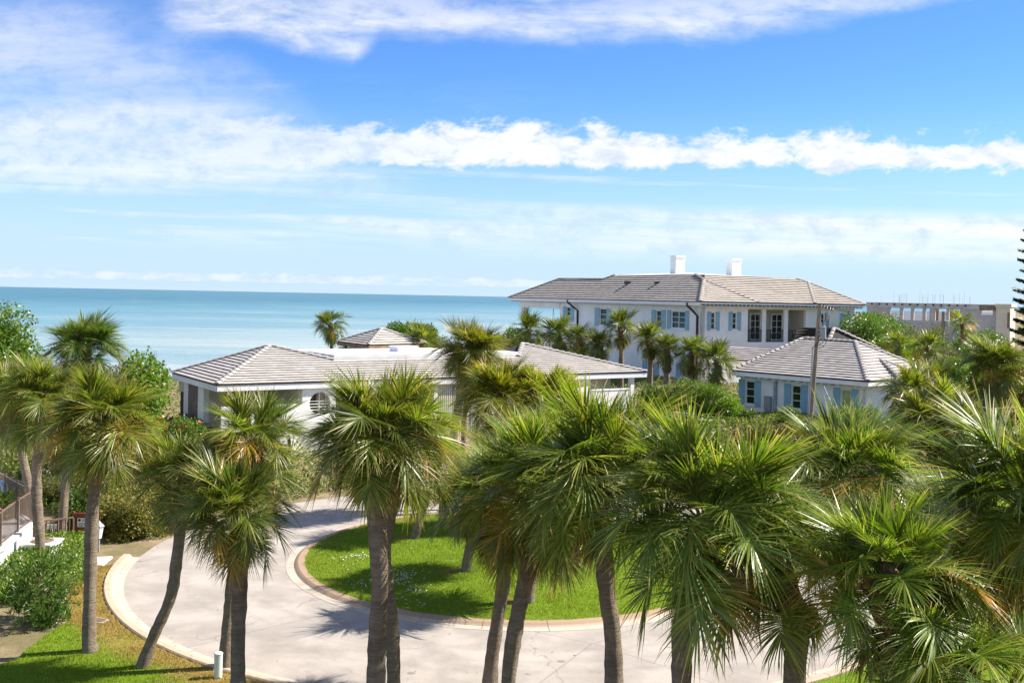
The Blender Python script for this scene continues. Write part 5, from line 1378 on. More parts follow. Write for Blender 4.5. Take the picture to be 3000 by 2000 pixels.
# sea grapes, right
G2_ = 'sea grapes right of the garage'
spots = [(1985, 722, 92, 5.0, 5.0), (2040, 735, 95, 5.0, 5.0), (2095, 745, 98, 5.2, 5.0), (2020, 775, 84, 4.6, 4.4), (2075, 780, 84, 4.6, 4.4), (2140, 770, 88, 5.0, 4.4), (2190, 790, 84, 4.6, 4.2), (2245, 775, 92, 4.8, 4.6), (2110, 815, 72, 4.2, 3.8), (2165, 825, 70, 4.0, 3.6), (2225, 830, 74, 4.0, 3.6), (2060, 822, 75, 3.4, 3.4), (2290, 800, 86, 4.5, 4.4), (2335, 815, 84, 4.5, 4.0), (2015, 705, 105, 5.5, 6.0), (2075, 720, 108, 5.5, 6.0), (2150, 735, 112, 6.0, 5.6), (2225, 750, 110, 6.0, 5.4), (2280, 758, 112, 5.5, 5.0)]
labs = ['sea grape against the end wall of the big house', 'sea grape under the left end of the unfinished building', 'sea grape below the window gaps of the unfinished building', 'bright sea grape behind the link roof, upper', 'bright sea grape behind the link roof, lower', 'sea grape before the far transformer pole', 'sea grape right of the far transformer pole', 'sea grape below the block wall corner', 'glossy sea grape behind the orange-tipped shrub palm', 'glossy sea grape above the dry scrub', 'sea grape left of the thin palm head', 'sea grape at the tip of the link roof', 'sea grape below the pale corner bay', 'sea grape at the right edge under the conifer', 'tall sea grape touching the left end of the ring beam', 'tall sea grape under the second window gap of the block wall', 'tall sea grape left of the far transformer pole', 'tall sea grape right of the far transformer pole', 'sea grape at the foot of the pale corner bay']
for k, (u_, v_, D, w, hh) in enumerate(spots):
    kd = 'olive' if k in (2, 6, 12, 16) else 'seagrape'
    shrub(kd, k % 4, u_, v_, D, w, hh, labs[k], group=G2_, tint=(1.25, 1.15, 1) if k in (3, 4, 8, 9) else (1.0, 1.0, 1.0))
# dry scrub on the right bank
for k, (u_, v_, D, w, hh) in enumerate([(2205, 880, 58, 3.6, 2.8), (2250, 905, 56, 3.4, 2.8), (2310, 925, 54, 3.6, 2.6), (2195, 1000, 47, 3.4, 2.2), (2270, 1010, 46, 3.2, 2.2), (2160, 1050, 42, 3.0, 1.8), (2235, 1085, 40, 3.2, 1.8), (2330, 1010, 45, 3.2, 2.2), (2080, 1000, 46, 3.0, 1.6), (2120, 905, 55, 3.6, 3.0), (2190, 925, 54, 3.8, 3.0), (2150, 985, 50, 3.6, 2.6), (2245, 960, 51, 3.6, 2.6)]):
    lab = ['tall bare scrub behind the bushy shrub palm', 'tall bare scrub left of the thin palm trunk', 'dry scrub right of the thin palm trunk', 'brown scrub below the bushy shrub palm', 'brown scrub at the foot of the thin palm', 'dry brush above the dry flower stalks', 'leafy brush left of the brown tipped fronds', 'orange-green brush at the right edge of the bank', 'low brush under the garage corner', 'leafy scrub filling between the shrub palms', 'olive scrub behind the tan stemmed shrub palm', 'olive scrub below the tan stemmed shrub palm', 'olive scrub before the thin palm trunk'][k]
    shrub('dry' if k not in (6, 9, 10, 11, 12) else 'olive', k % 4, u_, v_, D, w, hh, lab, group='dry scrub on the bank', tint=(1.0, 1.0, 1.0))
# hedge and bushes before the garage
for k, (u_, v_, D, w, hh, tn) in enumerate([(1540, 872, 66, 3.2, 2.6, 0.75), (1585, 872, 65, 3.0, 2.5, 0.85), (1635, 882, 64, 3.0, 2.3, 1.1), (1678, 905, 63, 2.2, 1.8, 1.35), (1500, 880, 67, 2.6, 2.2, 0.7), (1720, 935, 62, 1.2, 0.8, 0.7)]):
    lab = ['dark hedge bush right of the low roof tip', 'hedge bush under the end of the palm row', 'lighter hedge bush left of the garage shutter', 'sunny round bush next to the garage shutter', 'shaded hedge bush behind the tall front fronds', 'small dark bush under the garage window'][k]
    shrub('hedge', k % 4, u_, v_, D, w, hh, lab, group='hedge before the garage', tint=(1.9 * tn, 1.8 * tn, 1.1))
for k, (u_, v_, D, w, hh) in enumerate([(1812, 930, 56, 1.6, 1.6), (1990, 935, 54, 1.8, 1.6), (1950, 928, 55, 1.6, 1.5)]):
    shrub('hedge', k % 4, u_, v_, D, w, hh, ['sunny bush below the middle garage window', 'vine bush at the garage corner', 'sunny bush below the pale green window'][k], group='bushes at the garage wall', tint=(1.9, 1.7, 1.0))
# dark scrub left of the road
for k, (u_, v_, D, w, hh, kd) in enumerate([(150, 1085, 47, 4.0, 3.2, 'olive'), (235, 1085, 46, 3.8, 3.2, 'olive'), (305, 1110, 45.5, 3.6, 2.8, 'olive'), (370, 1120, 47, 3.6, 2.8, 'olive'), (262, 1140, 43.5, 2.8, 2.3, 'olive'), (330, 1150, 43.5, 2.8, 2.0, 'olive'), (60, 1050, 52, 4.0, 3.4, 'olive'), (200, 1020, 50, 4.0, 3.6, 'olive'), (440, 1080, 49, 3.6, 2.8, 'olive'), (350, 1040, 51, 4.0, 3.0, 'olive'), (248, 1128, 41.8, 2.4, 2.2, 'olive'), (300, 1135, 41.2, 2.4, 2.1, 'olive'), (350, 1128, 42.2, 2.6, 2.2, 'olive'), (400, 1150, 43.0, 2.6, 1.9, 'olive'), (225, 1095, 43.5, 2.8, 2.6, 'olive'), (180, 1110, 43.0, 2.4, 2.2, 'hedge')]):
    lab = ['dark bush behind the slender palm trunk', 'bush with red blooms behind the verge palm', 'sunlit scrub bush left of the leaning palm', 'scrub bush behind the leaning palm crown', 'rounded scrub bush behind the lantern', 'scrub bush at the bend of the road', 'dark bush behind the brown railing', 'tall dark bush below the round-headed palm', 'scrub below the porch of the low house', 'high scrub below the porch corner', 'rounded bush right behind the lantern at the road edge', 'leafy bush above the end of the pale kerb', 'leafy bush behind the bend of the leaning trunk', 'low bush at the road edge under the leaning palm', 'bush showing left of the lantern above the clipped hedge', 'dark green bush behind the short gate railing'][k]
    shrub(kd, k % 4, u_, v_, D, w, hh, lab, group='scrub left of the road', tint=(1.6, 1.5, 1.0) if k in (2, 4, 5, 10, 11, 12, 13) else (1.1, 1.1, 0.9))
# bank between the circle and the low house
bank = [(470, 1050, 51, 4, 2.6), (560, 1060, 52, 4, 2.4), (640, 1075, 54, 4, 2.4), (730, 1060, 56, 4.4, 2.4), (800, 1080, 55, 4, 2.2), (960, 1060, 58, 4.4, 2.6), (1035, 1030, 56, 4, 2.2), (1095, 1025, 56, 4, 2.2), (1160, 1035, 57, 4.2, 2.0), (1250, 1030, 58, 4.2, 2.0), (1330, 1020, 60, 4.4, 2.0), (1420, 1010, 61, 4.4, 1.8), (1520, 1010, 61, 4.4, 1.6), (1610, 1020, 60, 4.4, 1.6), (1700, 1020, 58, 4.4, 1.6), (1480, 985, 58, 4.0, 1.8), (1560, 990, 57, 4.0, 1.6), (1640, 1000, 56, 4.0, 1.6), (1740, 985, 55, 4.0, 1.6), (1800, 975, 54, 4.0, 1.6), (1880, 985, 52, 4.0, 1.6), (2010, 975, 50, 4.0, 1.6)]
for k, (u_, v_, D, w, hh) in enumerate(bank):
    yel = k in (6, 7, 8)
    lab = ['bank scrub right of the leaning palm crown', 'bank scrub under the porch parapet', 'bank scrub left of the round window', 'bank scrub below the round window', 'bank scrub behind the crossed palms', 'bank scrub right of the crossed palms', 'bright yellow-green bush right of the crossed palms', 'yellow-green bush below the leaning trunk', 'yellow-green bush under the yellow palms', 'bank scrub under the right yellow palm', 'bank scrub left of the screen wall', 'bank scrub under the screen wall', 'bank scrub below the hedge wall, left', 'bank scrub below the hedge wall, middle', 'bank scrub below the hedge wall, right', 'green scrub left of the low grey wall', 'green scrub in front of the low grey wall', 'green scrub below the second low wall', 'green scrub under the garage meter box', 'green scrub under the middle garage window', 'green scrub at the foot of the utility pole', 'green scrub below the pale green window'][k]
    shrub('hedge' if yel else 'olive', k % 4, u_, v_, D, w, hh, lab, group='scrub on the bank of the low house', tint=(3.4, 2.2, 0.9) if yel else (1.25, 1.1, 0.9))

# clipped low hedge at the left, dense with a flat top
hpx = [(-60, 1640), (0, 1610), (70, 1560), (130, 1545), (250, 1552), (262, 1600), (268, 1655), (230, 1690), (150, 1700), (60, 1705), (-80, 1740)]
hp = [at_z(u_, v_, 0.75) for u_, v_ in hpx]; poly = [(p.x, p.y) for p in hp]
P = np.array(poly); lo, hi = P.min(0), P.max(0)
Q = rng.uniform(lo, hi, (60000, 2)); Q = Q[inside(poly, Q)][:20000]; n = len(Q)
top = 0.74 + 0.09 * vnoise(Q, 1.5, 3); zz_ = top * (1 - 0.75 * rng.random(n) ** 2.2)
C = np.column_stack([Q, zz_]); out = rng.normal(size=(n, 3)) * 0.7 + (0, 0, 0.7); out /= np.linalg.norm(out, axis=1)[:, None]
nr = rng.normal(size=(n, 3)) * 0.5 + (0, 0, 0.9); sd = np.cross(out, nr); sd /= np.linalg.norm(sd, axis=1)[:, None]; nr = np.cross(sd, out); s = 0.075 * rng.uniform(0.6, 1.3, n); lf = LEAF['oval']
V = C[:, None, :] + s[:, None, None] * (out[:, None, :] * lf[None, :, 0, None] + sd[:, None, :] * lf[None, :, 1, None] * 1.4 + nr[:, None, :] * lf[None, :, 2, None])
cen = Vector((P[:, 0].mean(), P[:, 1].mean(), 0)); root = empty('clipped_hedge', cen)
fo = link('foliage', np_mesh('foliage', V.reshape(-1, 3) - np.array(cen), np.arange(4 * n).reshape(-1, 4), M['hedge'], {'rnd': np.repeat(rng.random(n), 4)}), root); fo.color = (1.9, 1.75, 1.0, 1)
mb = MB()
for k in range(60):
    q = Q[k]; mb.tube([(q[0] - cen.x, q[1] - cen.y, -0.1), (q[0] - cen.x + random.uniform(-0.1, 0.1), q[1] - cen.y, 0.5)], 0.012, 4)
mb.build('stems', M['twig'], root, kind='stuff')
tag(root, 'low clipped green hedge around the palm trunks and the air conditioner', 'hedge')

# oleander
shrub('oleander', 0, 92, 1268, 30.6, 2.3, 1.75, 'oleander with narrow dark leaves on bare soil beside the verge', group=None, tint=(1.25, 1.35, 1.1), name='oleander', zabs=0.0)
shrub('oleander', 0, 15, 1300, 33.0, 1.8, 1.5, 'second oleander cut off by the left edge', group=None, tint=(1.2, 1.3, 1.1), name='oleander', zabs=0.0)

# flowering shrub with pink bloom by the pool, coral blooms below the porch
def blooms(root, pts, mat, s=0.09):
    for p in pts:
        mb = MB()
        for k in range(5):
            a = k * 1.2566; d = Vector((math.cos(a), math.sin(a), 0.35)) * s; e = Vector((-math.sin(a), math.cos(a), 0)) * s * 0.5
            mb.add([(0, 0, 0), tuple(d * 0.6 + e), tuple(d), tuple(d * 0.6 - e)], [(0, 1, 2, 3)])
        o = mb.build('bloom', mat, root, p); o.rotation_euler = (random.uniform(0.2, 1.2), random.uniform(-0.6, 0.6), random.uniform(0, 6.28))
r_ = shrub('hedge', 1, 2, 1128, 38.5, 1.1, 1.0, 'small leafy bush with a pink bloom behind the railing', tint=(2.2, 1.9, 1), name='flowering_bush', zabs=1.3)
blooms(r_, [(0.15, -0.42, 0.45)], M['pink'], 0.16)
r_ = shrub('hedge', 2, 425, 955, 49.5, 2.4, 3.2, 'flowering bush with coral red blooms under the porch corner', tint=(1.6, 1.5, 1), name='flowering_bush')
hz_ = at_d(425 * DS, 955 * DS, 49.5).z - r_.location.z
blooms(r_, [(random.uniform(-1.1, 1.1), random.uniform(-1.2, -0.3), hz_ - random.uniform(-0.05, 0.6)) for _ in range(12)], M['red'], 0.075)

# ground cover over the banks
Q = np.concatenate([rng.uniform((-34, 42), (34, 100), (90000, 2)), rng.uniform((10, 42.5), (40, 66), (60000, 2)), rng.uniform((-30, 43), (-8, 56), (22000, 2))])
r_ = np.hypot(Q[:, 0] - CX, Q[:, 1] - CY); Q = Q[(r_ > 15.3 + 0.5 * vnoise(Q, 0.7, 4)) & (np.abs(Q[:, 1] - CY) > 5.5)]
def in_house(Q, h, x0, x1, y0, y1):
    d = Q - np.array(h.o[:2]); a = d @ np.array(h.a[:2]); b_ = d @ np.array(h.b[:2]); return (a > x0) & (a < x1) & (b_ > y0) & (b_ < y1)
Q = Q[~(in_house(Q, LOW, 0.5, 28, 0.5, 8.4) | in_house(Q, BIG, -0.2, 20, -0.2, 42) | in_house(Q, GAR, 0.5, 9.5, 0.5, 10))]
n = len(Q); hgt = np.clip(0.28 + 0.30 * vnoise(Q, 0.55, 12), 0.05, 0.9)
C = np.column_stack([Q, terrain(Q[:, 0], Q[:, 1]) + hgt * (1 - 0.8 * rng.random(n) ** 1.5)]); out = rng.normal(size=(n, 3)) * 0.8 + (0, 0, 0.6); out /= np.linalg.norm(out, axis=1)[:, None]
nr = rng.normal(size=(n, 3)) * 0.6 + (0, 0, 0.8); sd = np.cross(out, nr); sd /= np.linalg.norm(sd, axis=1)[:, None]; nr = np.cross(sd, out); s = 0.19 * rng.uniform(0.6, 1.3, n); lf = LEAF['oval']
V = C[:, None, :] + s[:, None, None] * (out[:, None, :] * lf[None, :, 0, None] + sd[:, None, :] * lf[None, :, 1, None] + nr[:, None, :] * lf[None, :, 2, None])
fo = link('undergrowth', np_mesh('undergrowth', V.reshape(-1, 3), np.arange(4 * n).reshape(-1, 4), M['olive'], {'rnd': np.repeat(rng.random(n), 4)})); fo.color = (1.2, 1.5, 0.85, 1)
tag(fo, 'tangled olive ground cover over the banks around the houses', 'ground cover', kind='stuff')

# ------------------------------------------------------------------ conifer cut by the right edge
pc = at_d(3064, 960, 80.0); zg = tz(pc.x, pc.y)
root = empty('norfolk_pine', (pc.x, pc.y, zg)); mb = MB(); mb.tube([(0, 0, -0.1), (0, 0, 10), (0, 0, 23.0)], [0.24, 0.16, 0.03], 8); mb.build('trunk', M['twig'], root)
M['pine'] = leafy('norfolk_pine_needles', (0.035, 0.065, 0.025), (0.075, 0.12, 0.045), (0.05, 0.07, 0.03), 0.15, 0.5, 0.3, None, False)
cr = empty('crown', (0, 0, 0), 0, root); bv = MB()
bm_ = []
for var in range(2):
    g = np.random.default_rng(var); V, F, N = [], [], []
    for k in range(70):
        s = k / 70; base = np.array([s, 0, 0.20 * s ** 2]); sgn = 1 if k % 2 else -1; L = 0.30 * (1 - s * 0.55)
        for q in range(5):
            d = np.array([0.55, sgn * 0.9, g.uniform(-0.7, 0.7)]); d /= np.linalg.norm(d); o = len(V); wv = np.array([0.5, -sgn * 0.2, 0.6]) * 0.035
            st_ = base + np.array([g.uniform(-0.01, 0.01), 0, 0]); V += [st_ - wv, st_ + wv, st_ + d * L * g.uniform(0.7, 1.1) + wv * 0.4, st_ + d * L]; F.append((o, o + 1, o + 2, o + 3)); N += [g.random()] * 4
    for q in range(8):
        o = len(V); s = q / 8; V += [np.array([s, -0.012, 0.2 * s * s]), np.array([s, 0.012, 0.2 * s * s]), np.array([s + 0.125, 0.008, 0.2 * (s + 0.125) ** 2]), np.array([s + 0.125, -0.008, 0.2 * (s + 0.125) ** 2])]; F.append((o, o + 1, o + 2, o + 3)); N += [0.2] * 4
    bm_.append(np_mesh('branch', np.array(V), np.array(F), M['pine'], {'rnd': np.array(N), 't': np.zeros(len(N))}))
for i, z in enumerate(np.arange(3.0, 21.5, 0.80)):
    L = 2.4 * (1 - (z - 3) / 24.0) + 0.4
    for k in range(6): link('branch', bm_[(i + k) % 2], cr, (0, 0, z), (0, 0, k * 1.047 + i * 0.5 + random.uniform(-0.1, 0.1)), L * random.uniform(0.9, 1.1))
tag(root, 'tall dark conifer with tiered branches cut off by the right edge', 'conifer')
# ================================================================== PROPS
# ---- utility pole before the garage
D_ = 57.0; pb_, pt_ = at_d(2376, 1202, D_), at_d(2402, 891, D_); zg = tz(pb_.x, pb_.y)
root = empty('utility_pole', (pb_.x - (pt_.x - pb_.x) * (pb_.z - zg) / (pt_.z - pb_.z), pb_.y, zg)); o = root.location
mb = MB(); mb.tube([(0, 0, -0.2), pt_ - o], [0.135, 0.105], 12); mb.build('pole', M['pole'], root)
def L5(u_, v_, dd=0.0): return at_d(u_, v_, D_ + dd) - o
c0, c1 = L5(2411, 993, -0.2), L5(2411, 957, -0.2)
mb = MB(); mb.tube([c0, c0 + Vector((0, 0, 0.02)), c1 - Vector((0, 0, 0.05)), c1, c1 + Vector((0, 0, 0.03))], [0.15, 0.175, 0.175, 0.19, 0.12], 16); ca = mb.build('transformer', M['grey_metal'], root, smooth=False)
for dx_ in (-0.08, 0.08):
    q = c1 + Vector((dx_, 0, 0)); mb = MB(); mb.tube([q, q + Vector((0, 0, 0.06)), q + Vector((0, 0, 0.10)), q + Vector((0, 0, 0.14)), q + Vector((0, 0, 0.26))], [0.045, 0.045, 0.03, 0.045, 0.02], 8); mb.build('bushing', M['grey_metal'], ca)
mb = MB(); mb.bar(c0 + Vector((-0.28, 0, 0.25)), c0 + Vector((0, 0, 0.25)), 0.08, 0.1); mb.bar(c0 + Vector((-0.28, 0, 0.5)), c0 + Vector((0, 0, 0.5)), 0.08, 0.1); mb.build('bracket', M['grey_metal'], ca)
mb = MB(); a0_, a1_ = L5(2404, 897), L5(2440, 908); mb.tube([a0_, a1_], 0.028, 6)
arm = mb.build('arm', M['dark_metal'], root)
for k in (0.25, 0.5, 0.75, 0.97):
    q = a0_.lerp(a1_, k); mb = MB(); mb.tube([q + Vector((0, 0, z)) for z in (-0.02, 0.03, 0.05, 0.08, 0.10, 0.13)], [0.05, 0.05, 0.032, 0.05, 0.03, 0.04], 8); mb.build('insulator', M['porcelain'], arm)
f0, f1 = L5(2427, 905, -0.1), L5(2424, 930, -0.1)
mb = MB(); mb.tube([f0, f0.lerp(f1, 0.5), f1], [0.05, 0.065, 0.05], 8); mb.build('surge_arrester', M['grey_metal'], root)
mb = MB(); mb.tube([f1, f1 + Vector((0.02, 0, -0.12))], [0.06, 0.05], 8); mb.build('fuse_cap', M['orange'], root)
for pts in ([(2420, 912), (2418, 935), (2413, 950)], [(2430, 925), (2424, 960), (2421, 985), (2408, 1005), (2395, 1012), (2383, 1014)], [(2419, 960), (2409, 985), (2398, 1002), (2386, 1012)], [(2426, 962), (2425, 990), (2416, 1012), (2400, 1020)], [(2436, 900), (2470, 912), (2530, 918)]):
    mb = MB(); mb.tube([L5(a, b_, -0.25) for a, b_ in pts], 0.016, 5); mb.build('cable', M['wire'], root)
mb = MB(); mb.tube([L5(2381, 1015, -0.15), L5(2379, 1060, -0.18), L5(2371, 1180, -0.2), L5(2369, 1215, -0.2)], 0.04, 8); mb.build('conduit', M['grey_metal'], root)
tag(root, 'leaning wooden utility pole with grey transformer in front of the garage', 'utility pole')
# guy rod leaning against the garage wall
p0, p1 = at_d(2416, 1138, 58.0), at_d(2444, 1200, 56.5); mb = MB(); q = p1 + (p1 - p0) * 0.6; mb.tube([(0, 0, 0), p0 - q], 0.035, 6); mb.tube([p0 - q, p0 - q + (p0 - q).normalized() * 0.12], 0.06, 6)
tag(mb.build('guy_rod', M['grey_metal'], None, q), 'thin grey guy rod slanting beside the pale green window', 'rod')

# ---- far pole
D_ = 108.0; pb_, pt_ = at_d(2760, 1010, D_), at_d(2764, 912, D_); zg = tz(pb_.x, pb_.y)
root = empty('utility_pole', (pb_.x, pb_.y, zg)); o = root.location
mb = MB(); mb.tube([(0, 0, -0.2), pt_ - o], [0.22, 0.17], 10); mb.build('pole', M['pole'], root)
c0, c1 = at_d(2773, 955, D_) - o, at_d(2773, 940, D_) - o
mb = MB(); mb.tube([c0, c1 - Vector((0, 0, 0.05)), c1, c1 + Vector((0, 0, 0.05))], [0.26, 0.26, 0.29, 0.1], 12); mb.build('transformer', M['grey_metal'], root)
mb = MB(); mb.bar(at_d(2762, 913, D_) - o, at_d(2776, 922, D_) - o, 0.1, 0.1); mb.build('arm', M['grey_metal'], root)
tag(root, 'far pole with pale transformer before the unfinished building', 'utility pole')

# ---- walls before the garage hedge
def wall_run(label, p0, p1, D0, D1, drop, mat, th=0.25):
    a, b_ = at_d(*p0, D0), at_d(*p1, D1); b_.z = a.z; L = (b_ - a).length; mb = MB(); mb.box(0, L, 0, th, -drop, -0.08); mb.box(-0.03, L + 0.03, -0.03, th + 0.03, -0.078, 0.0)
    o = mb.build('retaining_wall', mat, None, a); o.rotation_euler = (0, 0, math.atan2(b_.y - a.y, b_.x - a.x)); tag(o, label, 'wall', 'low walls before the garage')
wall_run('low grey concrete wall under the hedge left of the garage', (1915, 1203), (2030, 1213), 63.5, 62.5, 1.2, M['concrete'])
wall_run('second low grey wall stepping down towards the garage corner', (2035, 1228), (2175, 1240), 61.0, 60.5, 1.2, M['concrete'])
wall_run('long pale kerb wall in front of the garage', (2120, 1250), (2330, 1262), 59.5, 58.5, 1.0, M['concrete'])

# ---- pool deck and railing at the left
deck_z = 1.28
f_pts = [at_z(-60, 1640, deck_z), at_z(2, 1606, deck_z), at_z(52.6, 1564, deck_z), at_z(96, 1533, deck_z)]
b_pts = [at_z(96, 1533, deck_z), at_z(50, 1505, deck_z), at_z(15, 1482, deck_z), at_z(-45, 1452, deck_z)]
poly = [(p.x, p.y) for p in f_pts] + [(p.x, p.y) for p in b_pts[1:]] + [(-34, 50), (-34, 30)]
mb = MB(); mb.prism(poly, -0.3, deck_z - 0.02); tag(mb.build('pool_terrace', M['trim'], None), kind='structure')
mb = MB()
for p, q in zip(f_pts + b_pts[1:-1], f_pts[1:] + b_pts[1:]):
    d = (q - p).normalized() * 0.0; mb.bar(p + Vector((0, 0, 0.03)), q + Vector((0, 0, 0.03)), 0.34, 0.10)
tag(mb.build('terrace_coping', M['trim'], None), kind='structure')
def railing(label, pts, hgt=1.22, step=0.125):
    root = empty('railing', pts[0]); o = Vector(pts[0])
    for p, q in zip(pts[:-1], pts[1:]):
        p, q = p - o, q - o; z1, z0 = Vector((0, 0, hgt)), Vector((0, 0, 0.16))
        mb = MB(); mb.bar(p + z1, q + z1, 0.05, 0.05); mb.build('top_rail', M['brown_metal'], root)
        mb = MB(); mb.bar(p + z0, q + z0, 0.035, 0.035); mb.build('bottom_rail', M['brown_metal'], root)
        n = int((q - p).length / step)
        pk = MB(); pk.box(-0.010, 0.010, -0.010, 0.010, 0.16, hgt); pm = pk.mesh('picket', M['brown_metal'])
        for i in range(1, n): link('picket', pm, root, p.lerp(q, i / n))
    for p in pts:
        p = p - o; mb = MB(); mb.box(-0.035, 0.035, -0.035, 0.035, 0.05, hgt + 0.06); mb.box(-0.045, 0.045, -0.045, 0.045, hgt + 0.062, hgt + 0.085); mb.build('post', M['brown_metal'], root, p)
    tag(root, label, 'railing', 'brown pool railings')
railing('brown metal railing on the near side of the pool terrace', f_pts)
railing('brown metal railing on the far side of the pool terrace', b_pts)
g0, g1 = at_z(124, 1572, 0.55), at_z(214, 1560, 0.55)
root = empty('railing', (g0.x, g0.y, 0.1)); L = g1 - g0; L.z = 0
mb = MB(); mb.bar((0, 0, 1.05), L + Vector((0, 0, 1.05)), 0.06, 0.06); mb.build('top_rail', M['brown_metal'], root)
for i in range(9):
    mb = MB(); p = L * (i / 8); w_ = 0.035 if i % 4 else 0.06; mb.box(p.x - w_ / 2, p.x + w_ / 2, p.y - w_ / 2, p.y + w_ / 2, 0, 1.02); mb.build('picket', M['brown_metal'], root)
tag(root, 'short brown gate railing beyond the clipped hedge', 'railing', 'brown pool railings')
# rust-red panel with the notice
p = at_z(233, 1560, 0.5); root = empty('gate_panel', (p.x, p.y, 0.0)); 
mb = MB(); mb.box(-0.2, 0.55, -0.04, 0.04, 0.0, 1.28); mb.build('panel', M['redbox'], root)
mb = MB(); mb.box(-0.26, -0.203, -0.06, 0.06, 0.0, 1.34); mb.build('post', M['redbox'], root)
tag(root, 'rust-red gate panel behind the verge palm trunk', 'gate')
mb = MB(); mb.box(-0.17, 0.17, -0.012, 0.0, -0.17, 0.17); sg = mb.build('notice_sign', M['trim'], None, (p.x + 0.11, p.y - 0.055, 0.92))
mb = MB(); mb.box(-0.14, -0.04, -0.017, -0.013, 0.04, 0.14); mb.build('emblem', M['ink'], sg)
for i, (a, b_) in enumerate([(0.0, 0.13), (0.0, 0.10)]):
    mb = MB(); mb.box(a, b_, -0.017, -0.013, 0.10 - i * 0.06, 0.125 - i * 0.06); mb.build('lettering', M['ink'], sg)
for i in range(3):
    mb = MB(); mb.box(-0.13, 0.13 - 0.04 * i, -0.017, -0.013, -0.045 - i * 0.05, -0.022 - i * 0.05); mb.build('lettering', M['ink'], sg)
tag(sg, 'white notice sign with dark lettering on the rust-red panel', 'sign')
p = at_z(152, 1540, 0.85); mb = MB(); mb.box(-0.22, 0.22, -0.02, 0.02, -0.12, 0.06); mb.box(-0.02, 0.02, 0.021, 0.05, -0.8, 0.0)
tag(mb.build('small_sign', M['trim'], None, p), 'small blank white board above the clipped hedge', 'sign')
# air conditioner
p = at_z(124, 1592, 0.78); root = empty('air_conditioner', (p.x, p.y, 0.0)); s = 0.52
mb = MB(); mb.box(-s, s, -s, s, 0.05, 0.82); mb.box(-s - 0.03, s + 0.03, -s - 0.03, s + 0.03, 0.823, 0.88); mb.build('cabinet', M['trim'], root)
mb = MB(); mb.tube([(0, 0, 0.883), (0, 0, 0.90)], 0.40, 28); mb.build('fan_opening', M['rust'], root)
mb = MB()
for r_ in (0.12, 0.22, 0.32, 0.40):
    pts = [(r_ * math.cos(a), r_ * math.sin(a), 0.925) for a in np.linspace(0, 2 * math.pi, 25)]; mb.tube(pts, 0.008, 4, False)
for k in range(8): a = k * 0.785; mb.tube([(0.05 * math.cos(a), 0.05 * math.sin(a), 0.925), (0.41 * math.cos(a), 0.41 * math.sin(a), 0.925)], 0.008, 4, False)
mb.build('fan_guard', M['brown_metal'], root)
tag(root, 'white air conditioner unit sunk in the clipped hedge', 'air conditioner')
# lantern
p = at_z(290, 1580, 0.45); root = empty('lantern', (p.x, p.y, 0.0))
mb = MB(); mb.tube([(0, 0, 0), (0, 0, 0.5)], 0.04, 8); mb.build('post', M['grey_metal'], root)
mb = MB(); mb.tube([(0, 0, 0.50), (0, 0, 0.52), (0, 0, 0.95)], [0.09, 0.10, 0.17], 6); mb.build('lamp_glass', M['lampglass'], root)
mb = MB(); mb.tube([(0, 0, 0.953), (0, 0, 0.985), (0, 0, 1.12), (0, 0, 1.18)], [0.21, 0.20, 0.05, 0.02], 6); mb.build('lamp_roof', M['grey_metal'], root)
tag(root, 'pale garden lantern with grey cap half hidden by the verge palm trunk', 'lantern')
# pool hand rails
p = at_z(5, 1470, 1.5)
root = empty('pool_handrail', (p.x, p.y, deck_z))
for k in range(2):
    pts = [(-0.45, k * 0.3, 0)] + [(-0.2 + 0.25 * math.cos(a), k * 0.3, 0.75 + 0.25 * math.sin(a)) for a in np.linspace(math.pi, 0, 9)] + [(0.05, k * 0.3, -0.1)]
    mb = MB(); mb.tube(pts, 0.045, 8); mb.build('tube', M['poolblue'], root)
tag(root, 'pale blue hooped handrails behind the railing at the left edge', 'handrail')

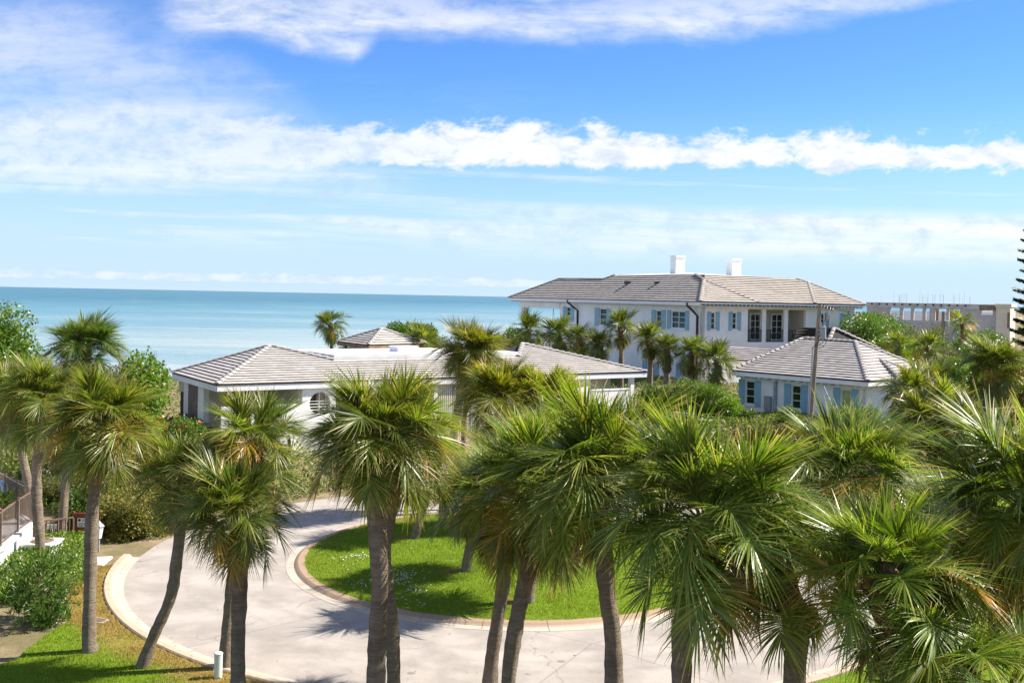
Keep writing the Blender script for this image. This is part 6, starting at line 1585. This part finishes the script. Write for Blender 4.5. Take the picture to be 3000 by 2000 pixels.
# ---- bollard
p = at_z(639, 1985, 0.07); mb = MB(); mb.tube([(0, 0, -0.1), (0, 0, 0.60), (0, 0, 0.64), (0, 0, 0.66)], [0.105, 0.105, 0.115, 0.10], 18)
M['bollard'] = plain('pale_green_plastic', (0.55, 0.62, 0.58), 0.45, 0.06, 4.0)
tag(mb.build('bollard', M['bollard'], None, (p.x, p.y, 0.07)), 'short pale plastic bollard in the dry grass beside the kerb', 'bollard')
# ---- meter lid in the grass
p = at_z(290, 1818, 0.08); mb = MB(); mb.box(-0.28, 0.28, -0.18, 0.18, -0.05, 0.035); root = mb.build('valve_box', M['concrete'], None, (p.x, p.y, 0.08)); root.rotation_euler = (0, 0, -0.5)
mb = MB(); mb.box(-0.2, 0.2, -0.12, 0.12, 0.037, 0.05); mb.build('lid', M['brown_metal'], root)
tag(root, 'small square valve box in the yellow grass behind the verge palm', 'valve box')
# ---- fallen leaves on the gutter and litter on the soil
mb = MB()
for k in range(150):
    a = R(random.uniform(186, 236)); r_ = random.gauss(14.35, 0.3); q = random.uniform(0, 6.28); s = random.uniform(0.012, 0.035); x_, y_ = CX + r_ * math.cos(a), CY + r_ * math.sin(a); z_ = 0.05 if r_ < 14.5 else 0.17
    mb.add([(x_ + s * math.cos(q), y_ + s * math.sin(q), z_), (x_ - s * 0.4 * math.sin(q), y_ + s * 0.4 * math.cos(q), z_ + 0.01), (x_ - s * math.cos(q), y_ - s * math.sin(q), z_), (x_ + s * 0.4 * math.sin(q), y_ - s * 0.4 * math.cos(q), z_ + 0.012)], [(0, 1, 2, 3)])
for k in range(140):
    a = random.uniform(0, 6.28); r_ = random.uniform(8.8, 13.9); q = random.uniform(0, 6.28); s = random.uniform(0.015, 0.05); x_, y_ = CX + r_ * math.cos(a), CY + r_ * math.sin(a); z_ = 0.012
    mb.add([(x_ + s * math.cos(q), y_ + s * math.sin(q), z_), (x_ - s * 0.3 * math.sin(q), y_ + s * 0.3 * math.cos(q), z_ + 0.012), (x_ - s * math.cos(q), y_ - s * math.sin(q), z_), (x_ + s * 0.3 * math.sin(q), y_ - s * 0.3 * math.cos(q), z_ + 0.014)], [(0, 1, 2, 3)])
tag(mb.build('leaf_litter', M['rust'], None), 'small brown leaves scattered over the road and its gutter', 'leaves', kind='stuff')
